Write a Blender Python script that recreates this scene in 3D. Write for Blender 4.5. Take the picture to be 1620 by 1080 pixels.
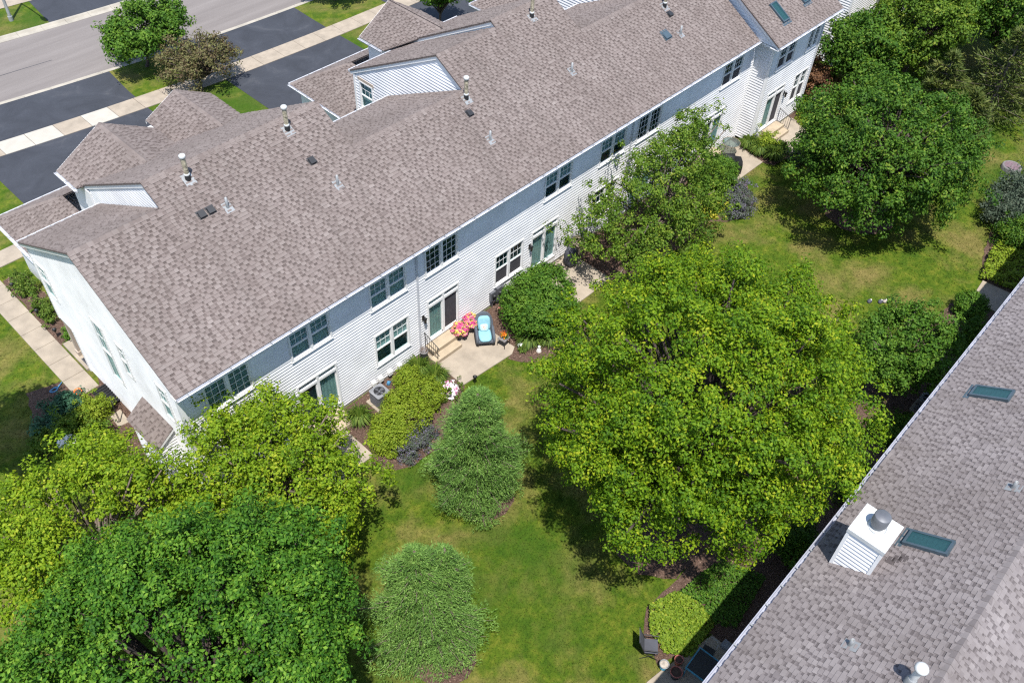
import bpy, math, random
import numpy as np
from mathutils import Matrix, Vector
R = math.radians
random.seed(7); rng = np.random.default_rng(7)
for o in list(bpy.data.objects): bpy.data.objects.remove(o)
S = bpy.context.scene
COL = S.collection

# ------------------------------------------------------------------ camera, sky, sun, exposure
CAM = np.array([-6.6487, -20.1384, 28.8863])
MX = np.array([[0.69116125, -0.72164835, 0.03898436],
               [-0.508553, -0.52397808, -0.68324286],
               [0.51348804, 0.45240538, -0.72914978]])
FPX = 1420.9
cd = bpy.data.cameras.new('camera'); cam = bpy.data.objects.new('camera', cd); COL.objects.link(cam)
cd.sensor_width = 36; cd.lens = FPX / 1620 * 36; cd.clip_end = 2000; cd.clip_start = 0.5
mw = Matrix.Identity(4)
for i in range(3):
    mw[i][0] = MX[0][i]; mw[i][1] = -MX[1][i]; mw[i][2] = -MX[2][i]; mw[i][3] = CAM[i]
cam.matrix_world = mw
S.camera = cam
SUN_TO = Vector((-0.25, -0.285, 1.0)).normalized()
EL = math.asin(SUN_TO.z); 
w = bpy.data.worlds.new('World'); S.world = w; w.use_nodes = True
nt = w.node_tree; bg = nt.nodes['Background']; sky = nt.nodes.new('ShaderNodeTexSky')
sky.sky_type = 'NISHITA'; sky.sun_disc = False; sky.sun_elevation = EL
sky.sun_rotation = math.atan2(SUN_TO.x, SUN_TO.y); sky.air_density = 1.0; sky.dust_density = 0.6
nt.links.new(sky.outputs[0], bg.inputs[0]); bg.inputs[1].default_value = 0.15
sl = bpy.data.lights.new('sun', 'SUN'); sl.energy = 5.0; sl.angle = R(0.53); sl.color = (1, .965, .90)
so = bpy.data.objects.new('sun', sl); COL.objects.link(so)
so.rotation_euler = SUN_TO.to_track_quat('Z', 'Y').to_euler(); so.location = (0, 0, 60)
S.render.engine = 'CYCLES'; S.cycles.use_denoising = False; S.cycles.adaptive_threshold = .006; S.cycles.pixel_filter_type = 'BLACKMAN_HARRIS'; S.cycles.filter_width = 1.25; S.cycles.max_bounces = 6; S.cycles.diffuse_bounces = 3; S.cycles.sample_clamp_indirect = 4.0
vs = S.view_settings; vs.view_transform = 'Standard'; vs.look = 'None'; vs.exposure = 0.66; vs.gamma = 1

# ------------------------------------------------------------------ materials
MAT = {}
def nodes(name):
    m = bpy.data.materials.new(name); m.use_nodes = True; MAT[name] = m
    t = m.node_tree; return m, t, t.nodes['Principled BSDF']
def ramp(t, fac, stops):
    r = t.nodes.new('ShaderNodeValToRGB'); t.links.new(fac, r.inputs[0])
    e = r.color_ramp.elements
    while len(e) < len(stops): e.new(.5)
    for k, (p, c) in enumerate(stops): e[k].position = p; e[k].color = (*c, 1)
    return r.outputs[0]
def noise(t, scale, detail=4, rough=.6, coord=None, dist=0):
    n = t.nodes.new('ShaderNodeTexNoise'); n.inputs['Scale'].default_value = scale
    n.inputs['Detail'].default_value = detail; n.inputs['Roughness'].default_value = rough; n.inputs['Distortion'].default_value = dist
    if coord is None:
        g = t.nodes.new('ShaderNodeNewGeometry'); coord = g.outputs['Position']
    t.links.new(coord, n.inputs['Vector']); return n.outputs['Fac']
def mixc(t, fac, a, b, mode='MIX'):
    m = t.nodes.new('ShaderNodeMix'); m.data_type = 'RGBA'; m.blend_type = mode
    if isinstance(fac, float): m.inputs[0].default_value = fac
    else: t.links.new(fac, m.inputs[0])
    for k, v in ((6, a), (7, b)):
        if isinstance(v, tuple): m.inputs[k].default_value = (*v, 1)
        else: t.links.new(v, m.inputs[k])
    return m.outputs[2]
def bump(t, bs, h, strength, dist):
    b = t.nodes.new('ShaderNodeBump'); b.inputs['Strength'].default_value = strength; b.inputs['Distance'].default_value = dist
    t.links.new(h, b.inputs['Height']); t.links.new(b.outputs[0], bs.inputs['Normal'])
def plain(name, c, rough=.6, metal=0., var=.12, scale=3., bmp=0., fine=40.):
    m, t, b = nodes(name)
    n = noise(t, scale, 5)
    lo = tuple(max(0, x * (1 - var * 1.6)) for x in c); hi = tuple(min(1, x * (1 + var)) for x in c)
    t.links.new(ramp(t, n, [(.3, lo), (.7, hi)]), b.inputs['Base Color'])
    b.inputs['Roughness'].default_value = rough; b.inputs['Metallic'].default_value = metal
    if bmp: bump(t, b, noise(t, fine, 4), bmp, .01)
    return m
def attr(t, name='rnd'):
    a = t.nodes.new('ShaderNodeAttribute'); a.attribute_name = name; return a.outputs['Fac']
def leafmat(name, stops, trans=.28, rough=.6, spec=.2):
    m, t, b = nodes(name)
    c = ramp(t, attr(t), stops)
    t.links.new(c, b.inputs['Base Color']); b.inputs['Roughness'].default_value = rough; b.inputs['Specular IOR Level'].default_value = spec
    tr = t.nodes.new('ShaderNodeBsdfTranslucent')
    hs = t.nodes.new('ShaderNodeHueSaturation'); hs.inputs['Saturation'].default_value = 1.15; hs.inputs['Value'].default_value = 1.5
    t.links.new(c, hs.inputs['Color']); t.links.new(hs.outputs[0], tr.inputs[0])
    mx = t.nodes.new('ShaderNodeMixShader'); mx.inputs[0].default_value = trans
    t.links.new(b.outputs[0], mx.inputs[1]); t.links.new(tr.outputs[0], mx.inputs[2])
    t.links.new(mx.outputs[0], t.nodes['Material Output'].inputs[0])
    return m

# lawn: colour from position noise, dry patches
m, t, b = nodes('lawn')
n1 = noise(t, .16, 4, .6, dist=.6); n2 = noise(t, 1.9, 6, .72); n3 = noise(t, 9., 6, .8); n4 = noise(t, .33, 4, .65, dist=.3)
g = ramp(t, n2, [(.32, (.030, .070, .004)), (.5, (.074, .118, .008)), (.68, (.155, .170, .020))])
g = mixc(t, ramp(t, n4, [(.46, (0, 0, 0)), (.66, (.92, .92, .92))]), g, ramp(t, n2, [(.3, (.13, .115, .03)), (.7, (.235, .185, .068))]))
g = mixc(t, ramp(t, n1, [(.36, (.8, .8, .8)), (.5, (0, 0, 0))]), g, (.036, .085, .006))
g = mixc(t, ramp(t, n3, [(.35, (.75, .75, .75)), (.65, (0, 0, 0))]), g, mixc(t, .62, g, (.012, .026, .004)))
t.links.new(g, b.inputs['Base Color']); b.inputs['Roughness'].default_value = .9; b.inputs['Specular IOR Level'].default_value = .12
bump(t, b, noise(t, 26., 5, .75), .9, .03)
# roof shingles
def shingle_mat(name, stops):
    m, t, b = nodes(name)
    c = ramp(t, attr(t), stops)
    gr = noise(t, 160., 3, .8); big = noise(t, .35, 4, .6)
    c = mixc(t, ramp(t, gr, [(.3, (.35, .35, .35)), (.6, (0, 0, 0))]), c, (.042, .035, .033))
    c = mixc(t, ramp(t, big, [(.35, (.22, .22, .22)), (.6, (0, 0, 0))]), c, (.08, .062, .053))
    mp = t.nodes.new('ShaderNodeMapping'); mp.inputs['Scale'].default_value = (1.6, .18, .18); gg = t.nodes.new('ShaderNodeNewGeometry'); t.links.new(gg.outputs['Position'], mp.inputs[0])
    c = mixc(t, ramp(t, noise(t, 1., 5, .7, coord=mp.outputs[0]), [(.34, (.25, .25, .25)), (.52, (0, 0, 0))]), c, (.10, .085, .078))
    t.links.new(c, b.inputs['Base Color']); b.inputs['Roughness'].default_value = .92; b.inputs['Specular IOR Level'].default_value = .2
    bump(t, b, gr, .5, .004)
shingle_mat('shingle', [(0, (.072, .057, .053)), (.3, (.148, .120, .112)), (.55, (.190, .157, .147)), (.8, (.220, .186, .174)), (1, (.255, .219, .206))])
shingle_mat('shingle_b', [(0, (.078, .068, .071)), (.3, (.150, .132, .135)), (.55, (.198, .176, .178)), (.8, (.232, .208, .209)), (1, (.275, .248, .247))])
plain('deck', (.10, .08, .075), .95)
plain('siding', (.74, .735, .75), .55, var=.05, scale=.8)
plain('siding_board', (.74, .735, .75), .55, var=.09, scale=.9)
plain('trim', (.74, .735, .735), .5, var=.04, scale=1.5)
plain('step_concrete', (.36, .29, .205), .9, var=.1, scale=3., bmp=.3); plain('tan_trim', (.40, .33, .27), .6, var=.08)
plain('gutter', (.52, .53, .57), .38, var=.08, scale=2.); plain('gutter_shaded', (.33, .34, .40), .45, var=.12, scale=2.)  # second one darkened bluish: shade inside the white trough put into its colour
plain('concrete', (0.2945, 0.248, 0.1953), .9, var=.13, scale=1.6, bmp=.35, fine=60.)
plain('concrete_new', (.37, .345, .30), .9, var=.06, scale=1.6, bmp=.3)
plain('kerb_concrete', (0.3224, 0.2945, 0.248), .9, var=.14, scale=1.2, bmp=.3)
# asphalt
m, t, b = nodes('driveway')
c = ramp(t, noise(t, .5, 6, .65, dist=1.2), [(.35, (.024, .027, .036)), (.6, (.036, .040, .052)), (.8, (.075, .077, .086))])
c = mixc(t, ramp(t, noise(t, 70., 3, .8), [(.4, (.35, .35, .35)), (.6, (0, 0, 0))]), c, (0.0108, 0.0114, 0.0132))
t.links.new(c, b.inputs['Base Color']); b.inputs['Roughness'].default_value = .8; bump(t, b, noise(t, 90., 3), .5, .006)
m, t, b = nodes('road')
mp = t.nodes.new('ShaderNodeMapping'); mp.inputs['Scale'].default_value = (.12, 1.4, 1); mp.inputs['Rotation'].default_value = (0, 0, R(4))
gg = t.nodes.new('ShaderNodeNewGeometry'); t.links.new(gg.outputs['Position'], mp.inputs[0])
c = ramp(t, noise(t, 1., 5, .6, coord=mp.outputs[0]), [(.3, (.150, .132, .125)), (.5, (.178, .158, .149)), (.72, (.21, .188, .178))])
c = mixc(t, ramp(t, noise(t, 45., 4, .8), [(.4, (.4, .4, .4)), (.62, (0, 0, 0))]), c, (.08, .07, .068))
t.links.new(c, b.inputs['Base Color']); b.inputs['Roughness'].default_value = .9; bump(t, b, noise(t, 60., 3), .5, .006)
m, t, b = nodes('mulch')
c = ramp(t, noise(t, 18., 5, .75), [(.3, (0.033, 0.0168, 0.0108)), (.5, (0.087, 0.0492, 0.0348)), (.7, (0.18, 0.12, 0.09))])
t.links.new(c, b.inputs['Base Color']); b.inputs['Roughness'].default_value = .95; bump(t, b, noise(t, 24., 5, .8), 1., .05)
m, t, b = nodes('chip')
t.links.new(ramp(t, attr(t), [(0, (.05, .025, .018)), (.5, (.16, .09, .062)), (1, (.36, .25, .19))]), b.inputs['Base Color']); b.inputs['Roughness'].default_value = .95
# glass
def glassmat(name, c, tr):
    m, t, b = nodes(name); b.inputs['Base Color'].default_value = (*c, 1); b.inputs['Roughness'].default_value = .04; b.inputs['Specular IOR Level'].default_value = .9
    x = t.nodes.new('ShaderNodeBsdfTransparent'); x.inputs[0].default_value = (.80, .92, .92, 1)
    mx = t.nodes.new('ShaderNodeMixShader'); mx.inputs[0].default_value = tr
    t.links.new(b.outputs[0], mx.inputs[1]); t.links.new(x.outputs[0], mx.inputs[2]); t.links.new(mx.outputs[0], t.nodes['Material Output'].inputs[0])
glassmat('glass', (.014, .05, .06), .8)
glassmat('skylight_glass', (.02, .07, .075), .45)
glassmat('clear_glass', (.10, .12, .12), .6)
plain('room', (.07, .068, .066), .9)
plain('skylight_shaft', (.30, .42, .42), .8)
plain('screen', (.045, .042, .05), .85)
plain('blind', (.78, .77, .75), .8, var=.05, scale=8)
plain('curtain', (.58, .59, .55), .85, var=.15, scale=6)
plain('black_metal', (.015, .015, .017), .45)
plain('black_plastic', (.02, .021, .024), .5)
plain('galvanised', (.24, .25, .26), .55, metal=.2, var=.1)
plain('white_metal', (.50, .51, .51), .35, var=.08, scale=5)
plain('rusty_flue', (.34, .30, .22), .6, var=.5, scale=14)
plain('frame_bronze', (.05, .075, .095), .4)
plain('wood_post', (.21, .14, .10), .8, var=.2, scale=6)
plain('grey_ac', (.12, .125, .14), .5, metal=.2)
plain('light_ac', (.19, .195, .21), .5)
plain('terracotta', (.42, .13, .05), .7)
plain('orange', (.75, .16, .03), .5)
plain('blue_cushion', (.20, .40, .48), .8, var=.08, scale=6)
plain('pale_cushion', (.34, .58, .62), .8)
plain('wicker', (.085, .10, .125), .8, var=.3, scale=40, bmp=.6, fine=60)
plain('planter_grey', (.16, .15, .15), .85, var=.25, scale=12)
plain('cover_black', (.012, .012, .013), .55, var=.3, scale=6)
plain('red_flower', (.60, .06, .02), .6); plain('orange_flower', (.85, .22, .02), .6)
plain('pink_metal', (.42, .14, .14), .5); plain('ornament_white', (.72, .72, .70), .5); plain('blue_plastic', (.06, .20, .36), .4)
plain('dark_chair', (.055, .058, .075), .8); plain('teal_frame', (.05, .22, .32), .5); plain('soil', (.07, .045, .032), .95, var=.3, scale=20)
plain('petal', (.8, .1, .3), .6); plain('rim_red', (.33, .10, .08), .5); plain('brown_box', (.20, .165, .12), .8, var=.2, scale=8); plain('door_mat', (.07, .07, .08), .95)
plain('manhole_iron', (.15, .10, .115), .7, var=.2, scale=10); plain('stone', (.34, .30, .26), .85, var=.3, scale=9)
plain('bark', (.155, .12, .095), .9, var=.35, scale=5, bmp=.8, fine=22.); plain('bark_dark', (.075, .055, .048), .9, var=.3, scale=5, bmp=.8, fine=22.)
plain('lamp_grey', (.36, .37, .38), .45, metal=.3)
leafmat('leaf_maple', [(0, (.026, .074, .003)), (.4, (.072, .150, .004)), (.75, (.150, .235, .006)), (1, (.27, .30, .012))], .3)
leafmat('leaf_deep', [(0, (.014, .056, .005)), (.45, (.038, .115, .008)), (.8, (.085, .185, .013)), (1, (.15, .26, .025))], .22)
leafmat('leaf_lime', [(0, (.055, .115, .005)), (.4, (.115, .20, .007)), (.8, (.20, .285, .012)), (1, (.31, .345, .025))], .3)
leafmat('leaf_mid', [(0, (.030, .070, .006)), (.5, (.070, .132, .010)), (.85, (.13, .20, .018)), (1, (.20, .24, .03))], .25)
leafmat('leaf_forest', [(0, (.016, .052, .005)), (.5, (.042, .105, .008)), (.85, (.085, .160, .013)), (1, (.15, .21, .022))], .22)
leafmat('leaf_bush', [(0, (.022, .066, .006)), (.5, (.052, .125, .010)), (1, (.115, .20, .02))], .22)
leafmat('leaf_spirea', [(0, (.085, .14, .010)), (.5, (.155, .225, .014)), (1, (.25, .30, .028))], .28)
leafmat('leaf_cover', [(0, (.065, .12, .008)), (.5, (.13, .205, .015)), (.85, (.21, .28, .025)), (1, (.27, .28, .035))], .25)
leafmat('leaf_bronze', [(0, (.055, .036, .022)), (.35, (.105, .075, .038)), (.7, (.12, .12, .045)), (1, (.17, .17, .06))], .2)
leafmat('leaf_rust', [(0, (.05, .022, .015)), (.5, (.12, .06, .03)), (1, (.20, .10, .045))], .2)
leafmat('needle', [(0, (.046, .104, .020)), (.5, (.108, .205, .040)), (.85, (.175, .295, .062)), (1, (.25, .37, .095))], .15, .6, .2)
leafmat('needle_y', [(0, (.035, .058, .015)), (.5, (.075, .105, .022)), (1, (.15, .16, .04))], .15, .6, .2)
leafmat('leaf_catmint', [(0, (.045, .07, .04)), (.5, (.085, .105, .07)), (.75, (.11, .105, .135)), (1, (.18, .15, .25))], .2)
leafmat('leaf_gold', [(0, (.22, .25, .015)), (.5, (.36, .36, .03)), (1, (.48, .44, .06))], .25)
leafmat('leaf_grassy', [(0, (.035, .075, .010)), (.5, (.075, .13, .015)), (1, (.14, .19, .03))], .25)
leafmat('leaf_bluegreen', [(0, (.018, .062, .035)), (.5, (.034, .10, .055)), (1, (.07, .15, .08))], .2)
leafmat('leaf_grey', [(0, (.025, .042, .026)), (.5, (.055, .08, .052)), (1, (.11, .135, .095))], .2)
leafmat('petal_pink', [(0, (.42, .03, .16)), (.45, (.60, .09, .27)), (.62, (.66, .30, .36)), (.8, (.66, .50, .08)), (1, (.7, .6, .14))], .25)
leafmat('petal_white', [(0, (.30, .03, .12)), (.3, (.55, .12, .3)), (.45, (.78, .74, .76)), (1, (.85, .84, .84))], .2)

# ------------------------------------------------------------------ mesh helpers
def link(name, me, mat=None, parent=None, kind=None, label=None, cat=None, group=None):
    o = bpy.data.objects.new(name, me); COL.objects.link(o)
    if me is not None and mat is not None and not me.materials: me.materials.append(MAT[mat] if isinstance(mat, str) else mat)
    if parent is not None: o.parent = parent
    if kind: o['kind'] = kind
    if label: o['label'] = label
    if cat: o['category'] = cat
    if group: o['group'] = group
    return o
def arrmesh(name, V, F, rnd=None, smooth=False):
    """V (n,3), F (m,k) numpy arrays"""
    V = np.ascontiguousarray(V, dtype=np.float32); F = np.ascontiguousarray(F, dtype=np.int32); k = F.shape[1]
    me = bpy.data.meshes.new(name); me.vertices.add(len(V)); me.vertices.foreach_set('co', V.ravel())
    me.loops.add(F.size); me.loops.foreach_set('vertex_index', F.ravel())
    me.polygons.add(len(F)); me.polygons.foreach_set('loop_start', np.arange(0, F.size, k, dtype=np.int32))
    me.polygons.foreach_set('use_smooth', np.full(len(F), smooth, dtype=bool))
    me.update(calc_edges=True)
    if rnd is not None:
        a = me.attributes.new('rnd', 'FLOAT', 'FACE'); a.data.foreach_set('value', np.ascontiguousarray(rnd, dtype=np.float32))
    return me
class B:
    def __init__(s): s.v = []; s.f = []; s.sm = []
    def add(s, vs, fs, smooth=False):
        n = len(s.v); s.v += [tuple(map(float, v)) for v in vs]; s.f += [tuple(i + n for i in f) for f in fs]; s.sm += [smooth] * len(fs); return s
    def box(s, x0, x1, y0, y1, z0, z1):
        vs = [(x0, y0, z0), (x1, y0, z0), (x1, y1, z0), (x0, y1, z0), (x0, y0, z1), (x1, y0, z1), (x1, y1, z1), (x0, y1, z1)]
        return s.add(vs, [(0, 3, 2, 1), (4, 5, 6, 7), (0, 1, 5, 4), (1, 2, 6, 5), (2, 3, 7, 6), (3, 0, 4, 7)])
    def fbox(s, fr, u0, u1, v0, v1, n0, n1):
        """box in a frame (O,U,V,N)"""
        O, U, V, N = fr; P = lambda u, v, n: O + U * u + V * v + N * n
        vs = [P(u0, v0, n0), P(u1, v0, n0), P(u1, v1, n0), P(u0, v1, n0), P(u0, v0, n1), P(u1, v0, n1), P(u1, v1, n1), P(u0, v1, n1)]
        return s.add(vs, [(0, 3, 2, 1), (4, 5, 6, 7), (0, 1, 5, 4), (1, 2, 6, 5), (2, 3, 7, 6), (3, 0, 4, 7)])
    def tube(s, pts, rad, n=8, cap=True):
        pts = [Vector(p) for p in pts]; rs = rad if isinstance(rad, (list, tuple)) else [rad] * len(pts); vs = []; fs = []
        for i, p in enumerate(pts):
            d = (pts[min(i + 1, len(pts) - 1)] - pts[max(i - 1, 0)]).normalized()
            a = d.cross(Vector((0, 0, 1))) if abs(d.z) < .95 else d.cross(Vector((1, 0, 0)))
            a.normalize(); c = d.cross(a)
            for k in range(n):
                th = 2 * math.pi * k / n; vs.append(p + (a * math.cos(th) + c * math.sin(th)) * rs[i])
        for i in range(len(pts) - 1):
            for k in range(n): fs.append((i * n + k, i * n + (k + 1) % n, (i + 1) * n + (k + 1) % n, (i + 1) * n + k))
        s.add(vs, fs, True)
        if cap: s.add(vs[:n], [tuple(range(n))[::-1]]); s.add(vs[-n:], [tuple(range(n))])
        return s
    def lathe(s, c, prof, n=20, cap=True):
        """prof: list of (r,z) about vertical axis at c"""
        vs = []; fs = []
        for r, z in prof:
            for k in range(n):
                th = 2 * math.pi * k / n; vs.append((c[0] + r * math.cos(th), c[1] + r * math.sin(th), c[2] + z))
        for i in range(len(prof) - 1):
            for k in range(n): fs.append((i * n + k, i * n + (k + 1) % n, (i + 1) * n + (k + 1) % n, (i + 1) * n + k))
        s.add(vs, fs, True)
        if cap: s.add(vs[:n], [tuple(range(n))[::-1]]); s.add(vs[-n:], [tuple(range(n))])
        return s
    def prism(s, poly, z0, z1):
        n = len(poly); vs = [(x, y, z0) for x, y in poly] + [(x, y, z1) for x, y in poly]
        return s.add(vs, [tuple(range(n))[::-1], tuple(range(n, 2 * n))] + [(i, (i + 1) % n, n + (i + 1) % n, n + i) for i in range(n)])
    def soft(s, c, r, n=14, m=8, squash=2.6):
        """rounded pillow-like superellipsoid"""
        vs = []; fs = []
        sg = lambda x, p: math.copysign(abs(x) ** p, x); e = 2 / squash
        for i in range(m + 1):
            ph = -math.pi / 2 + math.pi * i / m
            for k in range(n):
                th = 2 * math.pi * k / n
                vs.append((c[0] + r[0] * sg(math.cos(ph), e) * sg(math.cos(th), e), c[1] + r[1] * sg(math.cos(ph), e) * sg(math.sin(th), e), c[2] + r[2] * sg(math.sin(ph), e)))
        for i in range(m):
            for k in range(n): fs.append((i * n + k, i * n + (k + 1) % n, (i + 1) * n + (k + 1) % n, (i + 1) * n + k))
        return s.add(vs, fs, True)
    def xf(s, M):
        s.v = [tuple(M @ Vector(v)) for v in s.v]; return s
    def make(s, name, mat, parent=None, **k):
        me = bpy.data.meshes.new(name); me.from_pydata(s.v, [], s.f)
        me.polygons.foreach_set('use_smooth', s.sm); me.update()
        return link(name, me, mat, parent, **k)
def V3(*a): return Vector(a)
def thing(name, loc, label, cat, group=None, rz=0):
    o = link(name, None, label=label, cat=cat, group=group); o.location = loc; o.rotation_euler = (0, 0, rz)
    o.empty_display_size = .2; return o
def copy_tree(root, loc, label, rz=None, group=None):
    r = root.copy(); COL.objects.link(r); r.location = loc; r['label'] = label
    if rz is not None: r.rotation_euler = (0, 0, rz)
    if group: r['group'] = group
    for ch in list(root.children):
        c = ch.copy(); COL.objects.link(c); c.parent = r
        for g_ in list(ch.children):
            d = g_.copy(); COL.objects.link(d); d.parent = c
    return r
def px(p):
    q = MX @ (np.asarray(p, dtype=float) - CAM); return q[0] / q[2] * FPX + 810, q[1] / q[2] * FPX + 540, q[2]

# ------------------------------------------------------------------ ground, street, paths
def yk(x): return 28.8 + .0035 * max(0., 28 - x) ** 2        # near edge of the near kerb
def ys(x): return 23.9 + .0032 * max(0., 28 - x) ** 2        # near edge of the street sidewalk
XS = [-160, -100, -60, -40, -30] + [x * 1.5 - 24 for x in range(0, 60)] + [70, 90, 130, 200]
def strip(name, fa, fb, z, mat, xs=XS, **k):
    b_ = B(); n = len(xs)
    vs = [(x, fa(x), z) for x in xs] + [(x, fb(x), z) for x in xs]
    b_.add(vs, [(i, i + 1, n + i + 1, n + i) for i in range(n - 1)]); return b_.make(name, mat, **k)
lawn = strip('lawn', lambda x: -300, lambda x: yk(x), 0., 'lawn', kind='structure')
strip('far_lawn', lambda x: yk(x) + 7.75, lambda x: 300, 0., 'lawn', kind='structure')
strip('road', lambda x: yk(x) + .3, lambda x: yk(x) + 7.3, -.10, 'road', kind='structure')
def kerb(name, off, wdt, flip):
    b_ = B()
    for i in range(len(XS) - 1):
        xa, xb = XS[i], XS[i + 1] - .01
        prof = [(0, -.15), (0, .015), (.16, .015), (.24, -.075), (wdt, -.085), (wdt, -.15)]
        vs = []
        for x in (xa, xb):
            for (d, z) in prof: vs.append((x, yk(x) + off + (wdt - d if flip else d), z))
        n = len(prof); fs = [(j, j + 1, n + j + 1, n + j) for j in range(n - 1)]
        if flip: fs = [f[::-1] for f in fs]
        b_.add(vs, [f[::-1] for f in fs])
    return b_.make(name, 'kerb_concrete', kind='structure')
kerb('near_kerb', 0., .45, False); kerb('far_kerb', 7.15, .62, True)
def sheet(name, poly, z, mat, **k):
    b_ = B(); b_.add([(x, y, z) for x, y in poly], [tuple(range(len(poly)))]); return b_.make(name, mat, **k)
def drive(xl, xr, fl, fr_, yg):
    p = [(xl, yg), (xr, yg), (xr, 24.5), (xr + fr_ * .3, 27), (xr + fr_, yk(xr) + .02), ((xl + xr) / 2, yk((xl + xr) / 2) + .02), (xl - fl, yk(xl) + .02), (xl - fl * .3, 27), (xl, 24.5)]
    return sheet('driveway', p, .012, 'driveway', kind='structure')
drive(3.0, 11.95, .4, .4, 16.0); drive(16.85, 25.1, -.9, .1, 16.2); drive(30.2, 39.0, .4, .4, 16.2)
sheet('driveway', [(12.6, yk(12.6) + 7.74), (20.5, yk(20.5) + 7.74), (20.5, 44), (13.3, 44)], .012, 'driveway', kind='structure')
sheet('tar_seam', [(7.0, yk(7) + 3.28), (10.6, yk(10.6) + 3.38), (10.6, yk(10.6) + 3.42), (7.0, yk(7) + 3.33)], -.096, 'driveway', kind='structure')
# sidewalk along the street: every concrete panel is a piece of it
def slab(poly, z1, mat, parent, name='slab', z0=-.05, inset=.012, bev=.012):
    cx = sum(p[0] for p in poly) / len(poly); cy = sum(p[1] for p in poly) / len(poly)
    def sh(p, d):
        dx, dy = p[0] - cx, p[1] - cy; l = math.hypot(dx, dy); return (p[0] - dx / l * d, p[1] - dy / l * d)
    a = [sh(p, inset) for p in poly]; c = [sh(p, inset + bev) for p in poly]; n = len(poly)
    b_ = B(); b_.add([(x, y, z0) for x, y in a] + [(x, y, z1 - bev) for x, y in a] + [(x, y, z1) for x, y in c],
      [(i, (i + 1) % n, n + (i + 1) % n, n + i) for i in range(n)] + [(n + i, n + (i + 1) % n, 2 * n + (i + 1) % n, 2 * n + i) for i in range(n)] + [tuple(range(2 * n, 3 * n))])
    return b_.make(name, mat, parent)
sw = strip('sidewalk', lambda x: ys(x) + .02, lambda x: ys(x) + 1.33, .018, 'mulch', xs=[-20 + 2 * i for i in range(34)], kind='structure')
x = -14.0; k = 0
while x < 44:
    L = 1.52; xb = x + L
    white = abs((x + xb) / 2 - 5.0) < .8 or abs((x + xb) / 2 - 6.5) < .75 or abs((x + xb) / 2 - 9.5) < .75
    slab([(x, ys(x)), (xb, ys(xb)), (xb, ys(xb) + 1.36), (x, ys(x) + 1.36)], .045 + .004 * random.random(), 'concrete_new' if white else 'concrete', sw)
    x = xb; k += 1
far_sw = strip('far_sidewalk', lambda x: yk(x) + 11.3, lambda x: yk(x) + 12.7, .02, 'concrete', kind='structure')
side = sheet('side_walk', [(-1.26, 7.95), (-.36, 7.95), (-.36, 17.4), (-1.26, 17.4)], .014, 'mulch', kind='structure')
for i in range(8):
    slab([(-1.30, 7.9 + i * 1.2), (-.33, 7.9 + i * 1.2), (-.33, 9.1 + i * 1.2), (-1.30, 9.1 + i * 1.2)], .05, 'concrete', side)
slab([(-1.3, 17.5), (2.9, 17.5), (2.9, 18.6), (-1.3, 18.6)], .05, 'concrete', side)
PAT = dict(
 A=[(3.3, -.04), (3.3, -2.72), (5.4, -2.68), (5.4, -.04)],
 Bp=[(10.42, -.04), (10.36, -2.55), (13.15, -2.76), (13.52, -2.56), (13.46, -.04)],
 C2=[(17.0, -.04), (17.0, -2.7), (20.0, -2.7), (20.0, -.04)],
 C=[(30.1, -.04), (30.2, -2.5), (33.4, -2.52), (33.88, -.04)],
 D=[(35.2, -1.04), (34.9, -2.6), (35.6, -3.6), (38.4, -3.4), (38.55, -2.4), (38.4, -1.04)],
 W2=[(31.3, -18.2), (31.3, -15.5), (33.0, -15.35), (33.2, -18.2)],
 B2a=[(5.0, -18.2), (5.2, -16.2), (5.8, -15.85), (6.5, -15.95), (8.7, -16.45), (8.7, -18.2)],
 B2b=[(24.8, -18.2), (24.8, -16.2), (26.6, -16.2), (26.6, -18.2)])
for kk, p in PAT.items():
    slab(p[::-1] if False else p, .055, 'concrete', None, name='patio').__setitem__('kind', 'structure')
for ob in [o for o in COL.objects if o.name.startswith('patio')]: pass
slab([(-.88, 5.42), (-.42, 5.36), (-.36, 6.2), (-.84, 6.14)], .05, 'concrete', None, name='stepping_slab')['kind'] = 'structure'
slab([(-.28, 8.95), (1.6, 8.95), (1.6, 11.0), (-.28, 11.0)], .13, 'concrete', None, name='porch_floor')['kind'] = 'structure'
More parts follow.
